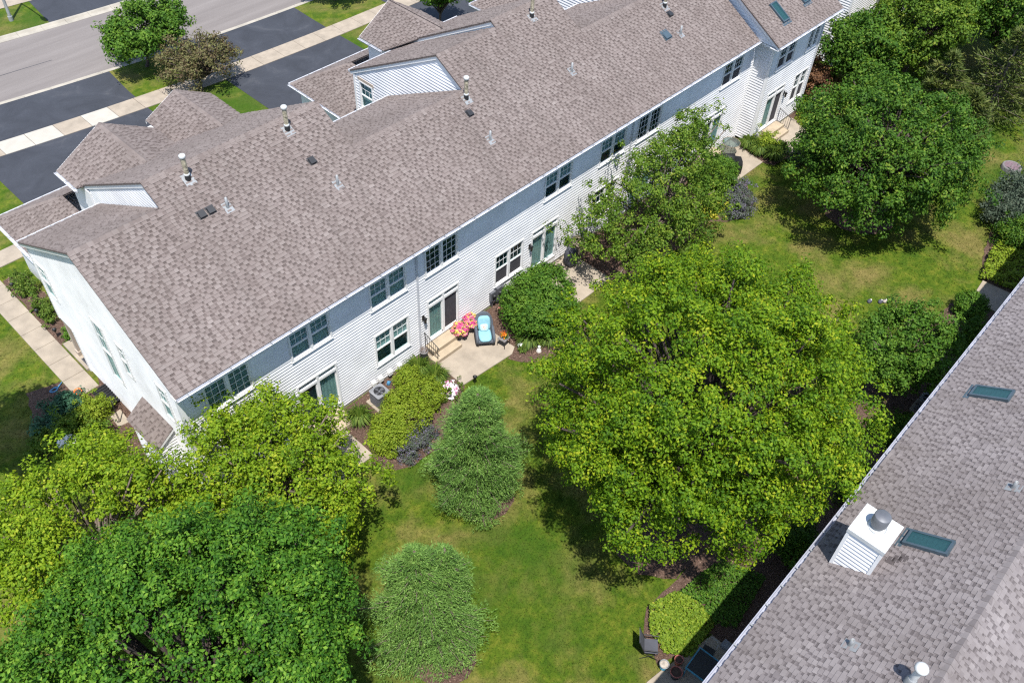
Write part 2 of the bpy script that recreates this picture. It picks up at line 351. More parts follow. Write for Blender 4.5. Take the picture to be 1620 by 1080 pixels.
BED = dict(
 b1=[(5.4, -.03), (5.4, -2.7), (4.9, -2.9), (5.3, -3.7), (6.2, -4.15), (7.6, -4.1), (9.2, -3.4), (10.36, -2.6), (10.4, -.03)],
 b2=[(13.46, -.03), (13.5, -2.55), (12.8, -2.8), (13.1, -3.35), (13.9, -4.0), (14.6, -4.25), (15.5, -4.4), (17.0, -3.9), (17.0, -.03)],
 b3=[(20, -.03), (20, -3.4), (24, -3.6), (26.9, -3.35), (27.6, -4.1), (28.5, -4.5), (29.75, -4.3), (31.3, -2.8), (30.2, -2.5), (30.1, -.03)],
 b4=[(33.88, -.03), (33.4, -2.52), (33.6, -3.1), (35.2, -3.3), (34.9, -2.6), (35.2, -1.04), (34.3, -1.02), (34.3, -.03)],
 b5=[(38.4, -1.03), (38.55, -2.4), (41.2, -2.8), (41.2, -1.03)],
 bA=[(-.9, -.03), (-.9, -3.2), (3.3, -3.0), (3.3, -.03)],
 bE=[(0, -.5), (-1.2, -.8), (-3.0, 3), (-3.7, 6), (-2.6, 9.6), (-1.32, 9.2), (-1.3, 7.88), (-.3, 7.88), (0, 8.6)],
 bF=[(-.32, 11.02), (.9, 11.02), (.6, 16.6), (-.32, 16.6)],
 bM=[(8.8, -12.2), (9.4, -11.3), (11, -10.7), (13, -11), (13.9, -12.6), (13.4, -14.4), (9.5, -14.3), (8.7, -13.2)],
 bB=[(6.5, -15.8), (7.1, -14.75), (7.95, -14.2), (9.5, -14.35), (13.4, -14.45), (23, -14.6), (30.3, -14.95), (31.2, -15.5), (31.3, -18.2), (8.7, -18.2), (8.7, -16.4)],
 bP=[(7.15 + 1.25 * math.cos(a_ * .5236), -6.95 + 1.2 * math.sin(a_ * .5236)) for a_ in range(12)],
 bQ=[(1.8 + 1.15 * math.cos(a_ * .5236), -10.3 + 1.3 * math.sin(a_ * .5236)) for a_ in range(12)],
 bR=[(33.4 + 1.9 * math.cos(a_ * .5236), -8.4 + 1.9 * math.sin(a_ * .5236)) for a_ in range(12)],
 bS=[(33.0, -15.3), (35.4, -14.4), (39.5, -13.4), (46, -13.2), (46, -18.2), (33.2, -18.2)])
for zi, (kk, p) in enumerate(BED.items()):
    # edge broken up a little so beds do not read as ruled shapes
    q = []
    for i in range(len(p)):
        a, c = p[i], p[(i + 1) % len(p)]; L = math.dist(a, c); n = max(1, int(L / .35))
        for j in range(n):
            s_ = j / n; jit = .05 if n > 1 else 0
            q.append((a[0] + (c[0] - a[0]) * s_ + random.uniform(-jit, jit), a[1] + (c[1] - a[1]) * s_ + random.uniform(-jit, jit)))
    sheet('mulch_bed', q, .009 + .0007 * zi, 'mulch', kind='structure')
def inpoly(P, poly):
    x, y = P[:, 0], P[:, 1]; r = np.zeros(len(P), bool); n = len(poly); j = n - 1
    for i in range(n):
        xi, yi = poly[i]; xj, yj = poly[j]
        if yi != yj: r ^= ((yi > y) != (yj > y)) & (x < (xj - xi) * (y - yi) / (yj - yi) + xi)
        j = i
    return r
# mulch chips
cp = []
for kk, p in BED.items():
    xs = [a[0] for a in p]; yy = [a[1] for a in p]; ar = (max(xs) - min(xs)) * (max(yy) - min(yy))
    Q = np.stack([rng.uniform(min(xs), max(xs), int(ar * 55)), rng.uniform(min(yy), max(yy), int(ar * 55))], 1); cp.append(Q[inpoly(Q, p)])
cp = np.concatenate(cp); n = len(cp)
def cards(P, N, size, aspect=.5, jit=.3, fold=0.):
    """one kite-shaped face for every point"""
    n = len(P); N = N / np.linalg.norm(N, axis=1, keepdims=True)
    t_ = rng.normal(size=(n, 3)); t_ -= N * (t_ * N).sum(1, keepdims=True); t_ /= np.linalg.norm(t_, axis=1, keepdims=True)
    b_ = np.cross(N, t_); s_ = (size * (1 + jit * rng.uniform(-1, 1, n)))[:, None]
    V = np.empty((n, 4, 3)); V[:, 0] = P - t_ * s_ * .5; V[:, 1] = P + b_ * s_ * aspect * .5 - t_ * s_ * .08 + N * s_ * fold; V[:, 2] = P + t_ * s_ * .5; V[:, 3] = P - b_ * s_ * aspect * .5 - t_ * s_ * .08 + N * s_ * fold
    return V.reshape(-1, 3), np.arange(4 * n).reshape(n, 4)
nv, nf = cards(np.c_[cp, np.full(n, .03) + rng.uniform(0, .02, n)], np.c_[rng.normal(0, .5, (n, 2)), np.ones(n)], .075, .35)
link('mulch_chips', arrmesh('mulch_chips', nv, nf, rng.uniform(0, 1, n)), 'chip', kind='stuff', label='brown bark chips scattered over the planting beds', cat='mulch')
# short grass tufts on the lawn
def tufts(n, x0, x1, y0, y1):
    Q = np.stack([rng.uniform(x0, x1, n), rng.uniform(y0, y1, n)], 1); bad = np.zeros(n, bool)
    for p in list(BED.values()) + list(PAT.values()): bad |= inpoly(Q, p)
    bad |= inpoly(Q, [(-1.35, 7.8), (40.5, 7.8), (40.5, 24), (2.9, 24), (2.9, 18.7), (-1.35, 18.7)])
    bad |= (Q[:, 1] > -.05) & (Q[:, 0] > -.1) & (Q[:, 0] < 41)
    return Q[~bad]
Q = np.concatenate([tufts(170000, -6, 24, -16.5, 0), tufts(70000, 24, 50, -15, 0), tufts(12000, -7, -1.3, 0, 18)])
n = len(Q); d = rng.normal(size=(n, 2)); d /= np.linalg.norm(d, axis=1, keepdims=True); ln = rng.normal(0, .028, (n, 2)); h = rng.uniform(.025, .06, n)
V = np.empty((n, 3, 3)); wd = rng.uniform(.012, .028, n)[:, None]
V[:, 0, :2] = Q - d * wd; V[:, 1, :2] = Q + d * wd; V[:, 2, :2] = Q + ln; V[:, :2, 2] = .0; V[:, 2, 2] = h
link('grass', arrmesh('grass', V.reshape(-1, 3), np.arange(3 * n).reshape(n, 3)), 'lawn', kind='stuff', label='short mown grass with dry yellow patches behind the townhouses', cat='grass')

# ------------------------------------------------------------------ roof and wall builders
EXP = .130
TABW = [.10, .12, .14, .155, .17, .19, .21, .24]
def tabgeo(wd):
    h0, h1, th = .034, .016, .026
    vs = np.array([(0, -.004, h0), (wd, -.004, h0), (wd, EXP + .01, h1), (0, EXP + .01, h1), (0, -.004, h0 - th), (wd, -.004, h0 - th), (wd, EXP + .01, h1 - .006), (0, EXP + .01, h1 - .006)])
    return vs, np.array([(0, 1, 2, 3), (4, 5, 1, 0), (5, 6, 2, 1), (7, 4, 0, 3)])
class Roof:
    """collects shingle courses for one building"""
    def __init__(s): s.V = []; s.F = []; s.R = []; s.n = 0; s.tabs = []; s.decks = []
    def put(s, vs, fs, r):
        s.V.append(vs); s.F.append(fs + s.n); s.R.append(np.full(len(fs), r)); s.n += len(vs)
    def plane(s, O, U, Vv, vmax, iv):
        """O eave start, U along the eave, Vv up the slope, iv(v) -> (u0,u1) or None"""
        O = np.array(O, float); U = np.array(U, float); U /= np.linalg.norm(U); Vv = np.array(Vv, float); Vv /= np.linalg.norm(Vv); N = np.cross(U, Vv)
        Mx = np.stack([U, Vv, N])
        nc = int(vmax / EXP + .5)
        for j in range(nc):
            v0 = j * EXP; itv = iv(min(v0 + EXP * .5, vmax))
            if itv is None: continue
            a, c = itv
            if c - a < .05: continue
            u = a - random.uniform(0, .3)
            tone = random.uniform(-.05, .05)
            while u < c:
                wd = random.uniform(.24, .36); x0, x1 = max(u, a), min(u + wd, c); u += wd
                if x1 - x0 < .01: continue
                vs = np.array([(x0, v0, .018), (x1, v0, .018), (x1, v0 + EXP + .015, .003), (x0, v0 + EXP + .015, .003), (x0, v0, -.002), (x1, v0, -.002)])
                s.put(O + vs @ Mx, np.array([(0, 1, 2, 3), (4, 5, 1, 0)]), min(1, max(0, random.gauss(.43, .07) + tone)))
            u = a + random.uniform(0, .15)
            while u < c - .06:
                k = random.randrange(len(TABW)); wd = TABW[k]
                if u + wd > c: break
                r = min(1, max(0, random.gauss(.60, .10) + tone))
                s.tabs.append((O + u * U + v0 * Vv, k, r, U, Vv, N)); gp = random.choice((.0, .07, .09, .11, .13, .17)); x0, x1 = u + wd, min(c, u + wd + gp); u += wd + gp
                if x1 - x0 > .03:
                    q = EXP * .42; vs = np.array([(x0, v0 + q, .0155), (x1, v0 + q, .0155), (x1, v0 + EXP + .012, .0075), (x0, v0 + EXP + .012, .0075)])
                    s.put(O + vs @ Mx, np.array([(0, 1, 2, 3)]), random.uniform(.06, .25))
    def slab(s, pts, th=.05):
        pts = [Vector(p) for p in pts]; n_ = (pts[1] - pts[0]).cross(pts[2] - pts[0]).normalized()
        if n_.z < 0: pts = pts[::-1]; n_ = -n_
        top = [p - n_ * .004 for p in pts]; bot = [p - n_ * th for p in pts]; n = len(pts)
        s.decks.append(B().add(top + bot, [tuple(range(n)), tuple(range(n, 2 * n))[::-1]] + [(i, n + i, n + (i + 1) % n, (i + 1) % n) for i in range(n)]))
    def build(s, roof, mat, inv=None, limit=300):
        # the tabs that show largest become pieces of their own
        sc = []
        for i, (P, k, r, U, Vv, N) in enumerate(s.tabs):
            Pw = P if inv is None else np.array(inv @ Vector(P)); X, Y, D = px(Pw + 0.05)
            Nw = N if inv is None else np.array(inv.to_3x3() @ Vector(N))
            vis = 25 < X < 1595 and 25 < Y < 1055 and Nw @ (CAM - Pw) > .35 * np.linalg.norm(CAM - Pw)
            sc.append((D - TABW[k] * 8) if vis else 1e6 + D)
        order = np.argsort(sc); own = set(order[:limit].tolist())
        meshes = {}
        for i, (P, k, r, U, Vv, N) in enumerate(s.tabs):
            if i in own:
                q = min(3, int(r * 4)); key = (k, q)
                if key not in meshes:
                    vs, fs = tabgeo(TABW[k]); me = arrmesh('shingle', vs, fs, np.full(4, .4 + q * .16)); me.materials.append(MAT[mat]); meshes[key] = me
                o = link('shingle', meshes[key], None, roof)
                o.matrix_local = Matrix(((U[0], Vv[0], N[0], P[0]), (U[1], Vv[1], N[1], P[1]), (U[2], Vv[2], N[2], P[2]), (0, 0, 0, 1)))
            else:
                vs, fs = tabgeo(TABW[k]); s.put(P + vs @ np.stack([U, Vv, N]), fs, r)
        link('shingles', arrmesh('shingles', np.concatenate(s.V), np.concatenate(s.F), np.concatenate(s.R)), mat, roof, kind='stuff')
        for d_ in s.decks: d_.make('roof_deck', 'deck', roof)
def capmesh(pa, pb, mat, r, L=.30, wd=.15):
    za, zb = -wd * pa, -wd * pb
    vs = [(0, -wd, za + .03), (0, 0, .045), (0, wd, zb + .03), (L, -wd, za + .014), (L, 0, .026), (L, wd, zb + .014), (0, -wd, za + .004), (0, wd, zb + .004), (0, 0, .018)]
    me = arrmesh('ridge_cap', np.array(vs), np.array([(0, 3, 4, 1), (1, 4, 5, 2), (6, 0, 1, 8), (8, 1, 2, 7)]), np.full(4, r)); me.materials.append(MAT[mat]); return me
def ridge(roof, a, c, mat, pa=.57, pb=.55, step=.22):
    a, c = Vector(a), Vector(c); d = (c - a); L = d.length; d.normalize(); n = int(L / step)
    ms = [capmesh(pa, pb, mat, r) for r in (.4, .5, .58, .66, .75)]
    sd = Vector((0, 0, 1)).cross(d).normalized(); up = d.cross(sd)
    for i in range(n):
        p = a + d * (i * step); o = link('ridge_cap', random.choice(ms), None, roof)
        o.matrix_local = Matrix(((d.x, sd.x, up.x, p.x), (d.y, sd.y, up.y, p.y), (d.z, sd.z, up.z, p.z), (0, 0, 0, 1)))
SE = .1524; SEGS = []
def siding(parent, fr, z0, z1, iv, holes=(), single=True, name='siding_board', mat='siding_board'):
    """lap boards: fr=(O,U,Z,N); iv(z)->(u0,u1); holes (u0,u1,z0,z1)"""
    allb = B(); n = int((z1 - z0) / SE + .01)
    for j in range(n):
        za = z0 + j * SE; zb = za + SE; zm = za + SE * .5; it = iv(zm)
        if it is None or it[1] - it[0] < .03: continue
        seg = [list(it)]
        for (h0, h1, c0, c1) in holes:
            if c0 < zm < c1:
                ns = []
                for a, c in seg:
                    if h1 <= a or h0 >= c: ns.append([a, c]); continue
                    if a < h0: ns.append([a, h0])
                    if h1 < c: ns.append([h1, c])
                seg = ns
        b_ = B() if single else allb; O, U, Zv, N = fr
        for a, c in seg:
            if c - a < .02: continue
            P = lambda u, z, nn: O + U * u + Zv * z + N * nn
            vs = [P(a, za, .036), P(c, za, .036), P(c, zb + .008, .003), P(a, zb + .008, .003), P(a, za + .001, .0), P(c, za + .001, 0.)]
            b_.add(vs, [(0, 1, 2, 3), (4, 5, 1, 0)])
            if single == 'row':
                SEGS.append((c - a, B().add(vs, [(0, 1, 2, 3), (4, 5, 1, 0)]), parent)); b_.v = []; b_.f = []; b_.sm = []
        if single and b_.v: b_.make(name, mat, parent)
    if not single and allb.v: return allb.make('siding', mat, parent)
def window(parent, fr, u0, u1, z0, z1, style, blind=None, label=None, nd=.062, sill=True):
    """window part: frame with sub-parts"""
    b_ = B(); T = .07; um = (u0 + u1) / 2
    for a in ((u0, u1, z0, z0 + T), (u0, u1, z1 - T, z1), (u0, u0 + T, z0 + T, z1 - T), (u1 - T, u1, z0 + T, z1 - T)): b_.fbox(fr, *a, -.10, nd)
    if style != 'single': b_.fbox(fr, um - .055, um + .055, z0 + T, z1 - T, -.08, nd - .006)
    if style != 'slider' and sill: b_.fbox(fr, u0 - .02, u1 + .02, z0 - .03, z0 + .001, -.01, nd + .015)
    wn = b_.make('window' if style != 'slider' else 'sliding_door', 'trim', parent)
    if label: wn['label'] = label
    halves = [(u0 + T, um - .055), (um + .055, u1 - T)] if style != 'single' else [(u0 + T, u1 - T)]
    mun = B(); sash = B()
    for hi, (a, c) in enumerate(halves):
        if style == 'slider':
            zt = z1 - .42
            sash.fbox(fr, a, c, zt, zt + .13, -.06, nd - .004)
            for (p0, p1, q0, q1) in ((a, c, z0 + T, z0 + T + .09), (a, a + .05, z0 + T, zt), (c - .05, c, z0 + T, zt)): sash.fbox(fr, p0, p1, q0, q1, -.05 - .02 * hi, .02 - .02 * hi)
            panes = [(a + .01, c - .01, zt + .12, z1 - T + .01), (a + .04, c - .04, z0 + T + .08, zt + .01)]
        elif style == 'grid2':
            for (p0, p1, q0, q1) in ((a, a + .04, z0 + T, z1 - T), (c - .04, c, z0 + T, z1 - T), (a + .04, c - .04, z0 + T, z0 + T + .05), (a + .04, c - .04, z1 - T - .04, z1 - T)): sash.fbox(fr, p0, p1, q0, q1, -.05, .02)
            for i in (1, 2): uu = a + (c - a) * i / 3; mun.fbox(fr, uu - .010, uu + .010, z0 + T, z1 - T, -.023, -.012)
            for i in (1, 2, 3): zz = z0 + T + (z1 - z0 - 2 * T) * i / 4; mun.fbox(fr, a, c, zz - .010, zz + .010, -.0235, -.0125)
            panes = [(a + .03, c - .03, z0 + T + .04, z1 - T - .03)]
        else:
            zm = (z0 + z1) / 2
            for (p0, p1, q0, q1) in ((a, a + .035, z0 + T, z1 - T), (c - .035, c, z0 + T, z1 - T), (a + .035, c - .035, z0 + T, z0 + T + .05), (a + .035, c - .035, zm - .03, zm + .03), (a + .035, c - .035, z1 - T - .04, z1 - T)): sash.fbox(fr, p0, p1, q0, q1, -.05, .018)
            for i in (1, 2): uu = a + (c - a) * i / 3; mun.fbox(fr, uu - .008, uu + .008, zm + .03, z1 - T, -.023, -.012)
            zz = (zm + z1 - T) / 2; mun.fbox(fr, a, c, zz - .008, zz + .008, -.0235, -.0125)
            panes = [(a + .03, c - .03, zm + .02, z1 - T - .03), (a + .03, c - .03, z0 + T + .04, zm - .02)]
        for (p0, p1, q0, q1) in panes: B().fbox(fr, p0, p1, q0, q1, -.030, -.024).make('pane', 'glass', wn)
        if blind:
            bm, fr0, fr1 = blind[hi] if isinstance(blind, list) else blind
            q0 = z0 + T + (z1 - z0 - 2 * T) * fr0; q1 = z0 + T + (z1 - z0 - 2 * T) * fr1; bl = B(); O, U, Zv, N = fr
            if bm == 'blind':
                k = max(1, int((q1 - q0) / .05))
                for i in range(k): bl.fbox(fr, a, c, q0 + (q1 - q0) * i / k, q0 + (q1 - q0) * (i + .82) / k, -.075, -.068)
            elif bm == 'curtain':
                k = 10
                for i in range(k):
                    ua, uc = a + (c - a) * i / k, a + (c - a) * (i + 1) / k; dz = -.085 if i % 2 else -.065; dz2 = -.065 if i % 2 else -.085
                    P = lambda u, z, nn: O + U * u + Zv * z + N * nn
                    bl.add([P(ua, q0, dz), P(uc, q0, dz2), P(uc, q1, dz2), P(ua, q1, dz)], [(0, 1, 2, 3)])
            else: bl.fbox(fr, a, c, q0, q1, -.020, -.014)
            bl.make('blind' if bm == 'blind' else ('curtain' if bm == 'curtain' else 'insect_screen'), bm, wn)
    sash.make('sash', 'trim', wn)
    if mun.v: mun.make('muntin', 'trim', wn)
    return wn
def gutter(parent, a, c, out, hang=.75, mat='gutter'):
    """K-style gutter trough from a to c; out = outward unit vector; hangers across the top"""
    a, c, out = Vector(a), Vector(c), Vector(out); up = Vector((0, 0, 1))
    pr = [(0, 0), (0, -.11), (.07, -.12), (.115, -.07), (.125, -.01), (.14, 0), (.125, .004), (.112, -.01), (.10, -.065), (.06, -.105), (.012, -.10), (.012, 0)]
    n = len(pr); vs = [a + out * d + up * z for d, z in pr] + [c + out * d + up * z for d, z in pr]
    b_ = B(); b_.add(vs, [(i, (i + 1) % n, n + (i + 1) % n, n + i) for i in range(n)] + [tuple(range(n))[::-1], tuple(range(n, 2 * n))])
    # end plates close the trough
    for p in (a, c): b_.add([p + out * d + up * z for d, z in ((0, 0), (0, -.11), (.07, -.12), (.115, -.07), (.13, 0))], [(0, 1, 2, 3, 4)])
    g_ = b_.make('gutter', mat, parent)
    d = (c - a); L = d.length; d.normalize(); k = int(L / hang)
    hm = B(); hm.fbox((Vector((0, 0, 0)), d, out, up), -.018, .018, -.005, .138, .003, .011); me0 = None
    for i in range(k):
        p = a + d * (hang * (i + .5))
        if me0 is None: o = hm.make('gutter_hanger', 'galvanised', g_); me0 = o.data
        else: o = link('gutter_hanger', me0, None, g_)
        o.location = p
    return g_

# ------------------------------------------------------------------ the long townhouse row
TH = thing('townhouse_row', (0, 0, 0), 'long white-sided townhouse row with brown shingle roof across the picture', 'townhouse')
roof1 = link('roof', None, parent=TH); roof1.empty_display_size = .2
SR = .5738; ZE = 6.3; OV = .4
SEC = [('L', -.3, 3.05, 4.7, 10.35, 6.2), ('H', 3.05, 10.55, 5.65, 11.8, 6.3), ('LL', 10.55, 16.45, 3.75, 8.6, 6.2), ('M', 16.45, 20.0, 5.35, 11.45, 6.3),
       ('H', 20.0, 23.95, 5.65, 11.8, 6.3), ('LL', 23.95, 29.85, 3.75, 8.6, 6.2), ('M', 29.85, 33.65, 5.35, 11.45, 6.3)]
zr = lambda y: ZE + SR * (y + OV)
rf = Roof(); cs = math.sqrt(1 + SR * SR)
NC = 33
rf.plane((-.3, -OV, ZE), (1, 0, 0), (0, 1, SR), NC * EXP, lambda v: (0, 33.95))
for nm, x0, x1, yr, yf, zf in SEC:
    y0 = -OV + NC * EXP / cs; vm = (yr - y0) * cs
    if vm > .05: rf.plane((x0, y0, zr(y0)), (1, 0, 0), (0, 1, SR), vm, lambda v: (0, x1 - x0))
    sf = (zr(yr) - zf) / (yf - yr); cf = math.sqrt(1 + sf * sf)
    rf.plane((x1, yf, zf), (-1, 0, 0), (0, -1, sf), (yf - yr) * cf, lambda v: (0, x1 - x0))
    rf.slab([(x0, -OV + .02, zr(-OV + .02)), (x1, -OV + .02, zr(-OV + .02)), (x1, yr, zr(yr)), (x0, yr, zr(yr))])
    rf.slab([(x0, yf - .02, zf + .02 * sf), (x1, yf - .02, zf + .02 * sf), (x1, yr, zr(yr)), (x0, yr, zr(yr))][::-1])
    ridge(roof1, (x0 + .02, yr, zr(yr)), (x1 - .05, yr, zr(yr)), 'shingle')
def front_z(sec, y):
    _, x0, x1, yr, yf, zf = sec; sf = (zr(yr) - zf) / (yf - yr); return zf + sf * (yf - y)
# street-facing gables: (left eave x, ridge x, right eave x, ridge z, front y, section)
def gable(xl, xm, xr, ze, zt, yfr, sec):
    _, x0, x1, yr, yf, zf = sec; sf = (zr(yr) - zf) / (yf - yr)
    yat = lambda z: yf - (z - zf) / sf
    for sgn, xe in ((1, xl), (-1, xr)):
        s_ = (zt - ze) / abs(xm - xe); c_ = math.sqrt(1 + s_ * s_)
        def iv(v, s_=s_, c_=c_, sgn=sgn):
            z = ze + v / c_ * s_; L = yfr - min(yat(z), yfr - .1) + .05
            return (0, L) if sgn > 0 else (-L, 0)
        if sgn > 0: rf.plane((xe, yfr, ze), (0, -1, 0), (1, 0, s_), abs(xm - xe) * c_, iv)
        else: rf.plane((xe, yfr, ze), (0, 1, 0), (-1, 0, s_), abs(xm - xe) * c_, iv)
        rf.slab([(xe, yfr, ze), (xe, yat(ze) - .1, ze), (xm, yat(zt) - .1, zt), (xm, yfr, zt)])
    ridge(roof1, (xm, yfr - .02, zt), (xm, yat(zt) + .1, zt), 'shingle', .56, .56)
    b_ = B(); b_.add([(xl + .25, yfr - .35, ze - .02), (xr - .25, yfr - .35, ze - .02), (xm, yfr - .35, zt - .16)], [(0, 1, 2)]); b_.make('gable_wall', 'siding', TH)
    fb = B()
    for xe in (xl, xr):
        fb.add([(xe, yfr, ze - .16), (xm, yfr, zt - .16), (xm, yfr, zt), (xe, yfr, ze), (xe, yfr + .025, ze - .16), (xm, yfr + .025, zt - .16), (xm, yfr + .025, zt), (xe, yfr + .025, ze)], [(0, 1, 2, 3), (4, 5, 6, 7), (3, 2, 6, 7), (0, 1, 5, 4)])
    fb.make('rake_board', 'trim', TH)
gable(2.83, 5.09, 7.35, 6.25, 7.52, 13.4, SEC[1]); gable(7.33, 8.96, 10.6, 6.25, 7.1, 14.2, SEC[1])
gable(18.85, 20.9, 22.95, 6.25, 7.52, 13.64, SEC[4])
# hipped garage roofs by the street
def garage(x0, x1, yb, yc, up):
    s_ = .57; c_ = math.sqrt(1 + s_ * s_); z0 = 3.0
    rf.plane((x0, yc, z0), (0, -1, 0), (1, 0, s_), up * c_, lambda v: (v / c_, yc - yb))
    rf.plane((x1, yc, z0), (-1, 0, 0), (0, -1, s_), up * c_, lambda v: (v / c_, (x1 - x0) - v / c_))
    rf.plane((x1, yb, z0), (0, 1, 0), (-1, 0, s_), up * c_, lambda v: (0, yc - yb - v / c_))
    t_ = up; rf.slab([(x0, yc, z0), (x0, yb, z0), (x0 + t_, yb, z0 + s_ * t_), (x0 + t_, yc - t_, z0 + s_ * t_)]); rf.slab([(x0, yc, z0), (x0 + t_, yc - t_, z0 + s_ * t_), (x1 - t_, yc - t_, z0 + s_ * t_), (x1, yc, z0)])
    rf.slab([(x1, yc, z0), (x1 - t_, yc - t_, z0 + s_ * t_), (x1 - t_, yb, z0 + s_ * t_), (x1, yb, z0)])
    ridge(roof1, (x0 + .05, yc - .05, z0 + .03), (x0 + t_, yc - t_, z0 + s_ * t_), 'shingle', .28, .28); ridge(roof1, (x1 - .05, yc - .05, z0 + .03), (x1 - t_, yc - t_, z0 + s_ * t_), 'shingle', .28, .28)
    gutter(TH, (x0, yb, z0 - .01), (x0, yc, z0 - .01), (-1, 0, 0), hang=.9); gutter(TH, (x0, yc, z0 - .01), (x1, yc, z0 - .01), (0, 1, 0), hang=.9)
    b_ = B(); b_.box(x0 + .35, x1 - .35, yb, yc - .4, 0, 2.86); b_.make('garage_wall', 'siding', TH)
    sf_ = B(); sf_.box(x0, x1, yb, yc, 2.84, 2.88); sf_.make('soffit', 'trim', TH)
garage(.58, 10.9, 10.35, 16.8, 2.35); garage(16.6, 26.5, 8.75, 17.1, 2.35); garage(30.0, 40.0, 8.75, 17.1, 2.35)
# wing at the far end
WX0, WX1, WY = 34.35, 39.5, -1.0
vm = (5.6 + 1.5) * cs
rf.plane((33.75, -1.5, ZE), (1, 0, 0), (0, 1, SR), vm, lambda v: (0, 6.5)); rf.slab([(33.75, -1.48, ZE), (40.25, -1.48, ZE), (40.25, 5.6, ZE + 7.1 * SR), (33.75, 5.6, ZE + 7.1 * SR)])
rf.plane((40.25, 12.7, ZE), (-1, 0, 0), (0, -1, SR), vm, lambda v: (0, 6.5)); rf.slab([(40.25, 12.68, ZE), (33.75, 12.68, ZE), (33.75, 5.6, ZE + 7.1 * SR), (40.25, 5.6, ZE + 7.1 * SR)])
ridge(roof1, (33.8, 5.6, ZE + 7.1 * SR), (40.2, 5.6, ZE + 7.1 * SR), 'shingle')
rf.plane((-.97, 3.42, 2.42), (0, -1, 0), (1, 0, .75), 1.0, lambda v: (0, 2.05)); rf.slab([(-.97, 3.42, 2.42), (-.97, 1.37, 2.42), (-.14, 1.37, 3.04), (-.14, 3.42, 3.04)], .1)
rf.build(roof1, 'shingle')
# --- rake boards and soffits of the exposed gable ends
def rake(x, pts, th=.03, h=.22, mat='trim', off=.045):
    b_ = B()
    for (ya, za), (yb, zb) in zip(pts[:-1], pts[1:]):
        b_.add([(x, ya, za - h), (x, yb, zb - h), (x, yb, zb - off), (x, ya, za - off), (x - th, ya, za - h), (x - th, yb, zb - h), (x - th, yb, zb - off), (x - th, ya, za - off)],
               [(0, 1, 2, 3), (4, 5, 6, 7), (3, 2, 6, 7), (0, 1, 5, 4), (0, 3, 7, 4), (1, 2, 6, 5)])
    return b_.make('rake_board', mat, TH)
for i in (0, 1, 3, 4, 6):
    nm, x0, x1, yr, yf, zf = SEC[i]; rake(x0 + .065, [(-OV if i == 0 else SEC[i - 1][3] - .4, zr(-OV if i == 0 else SEC[i - 1][3] - .4)), (yr, zr(yr)), (yf, zf)])
rake(33.655 + .03, [(-OV, ZE), (5.35, zr(5.35))], h=.17); rake(33.82, [(-1.5, ZE), (5.6, ZE + 7.1 * SR)], h=.22); rake(40.28, [(-1.5, ZE), (5.6, ZE + 7.1 * SR), (12.7, ZE)], h=.2)
# --- eave: fascia, soffit, gutters, downspouts
b_ = B(); b_.box(-.3, 33.65, -OV + .005, -OV + .03, ZE - .2, ZE - .05); b_.make('fascia', 'trim', TH)
b_ = B(); b_.box(-.28, 33.9, -OV + .03, .02, ZE - .22, ZE - .19); b_.make('soffit', 'trim', TH)
b_ = B(); b_.box(33.78, 40.2, -1.495, -1.47, ZE - .2, ZE - .05); b_.make('fascia', 'trim', TH)
b_ = B(); b_.box(33.78, 40.2, -1.47, WY + .02, ZE - .22, ZE - .19); b_.make('soffit', 'trim', TH)
gutter(TH, (-.3, -OV, ZE - .03), (33.65, -OV, ZE - .03), (0, -1, 0), hang=.81); gutter(TH, (33.78, -1.5, ZE - .03), (40.2, -1.5, ZE - .03), (0, -1, 0), hang=.81)
for nm, x0, x1, yr, yf, zf in SEC: gutter(TH, (x0, yf, zf - .02), (x1, yf, zf - .02), (0, 1, 0), hang=.9)
gutter(TH, (2.83, 11.7, 6.22), (2.83, 13.4, 6.22), (-1, 0, 0), hang=.6); gutter(TH, (18.85, 11.9, 6.22), (18.85, 13.64, 6.22), (-1, 0, 0), hang=.6); gutter(TH, (7.34, 12.6, 6.24), (7.34, 13.45, 6.24), (-1, 0, 0), hang=.6)
def downspout(x, y, zt, yo):
    b_ = B(); b_.box(x - .045, x + .045, y - .075, y - .012, .25, zt - .55)
    b_.add([(x - .045, y - .012, zt - .55), (x + .045, y - .012, zt - .55), (x + .045, y - .075, zt - .55), (x - .045, y - .075, zt - .55), (x - .045, yo + .04, zt - .15), (x + .045, yo + .04, zt - .15), (x + .045, yo - .03, zt - .15), (x - .045, yo - .03, zt - .15)],
           [(0, 1, 5, 4), (1, 2, 6, 5), (2, 3, 7, 6), (3, 0, 4, 7)])
    b_.add([(x - .045, y - .012, .25), (x + .045, y - .012, .25), (x + .045, y - .075, .25), (x - .045, y - .075, .25), (x - .045, y - .25, .06), (x + .045, y - .25, .06), (x + .045, y - .3, .12), (x - .045, y - .3, .12)],
           [(0, 1, 5, 4), (1, 2, 6, 5), (2, 3, 7, 6), (3, 0, 4, 7), (4, 5, 6, 7)])
    b_.make('downspout', 'gutter', TH)
downspout(10.27, 0, ZE, -.47); downspout(23.83, 0, ZE, -.47); downspout(39.42, WY, ZE, -1.57)
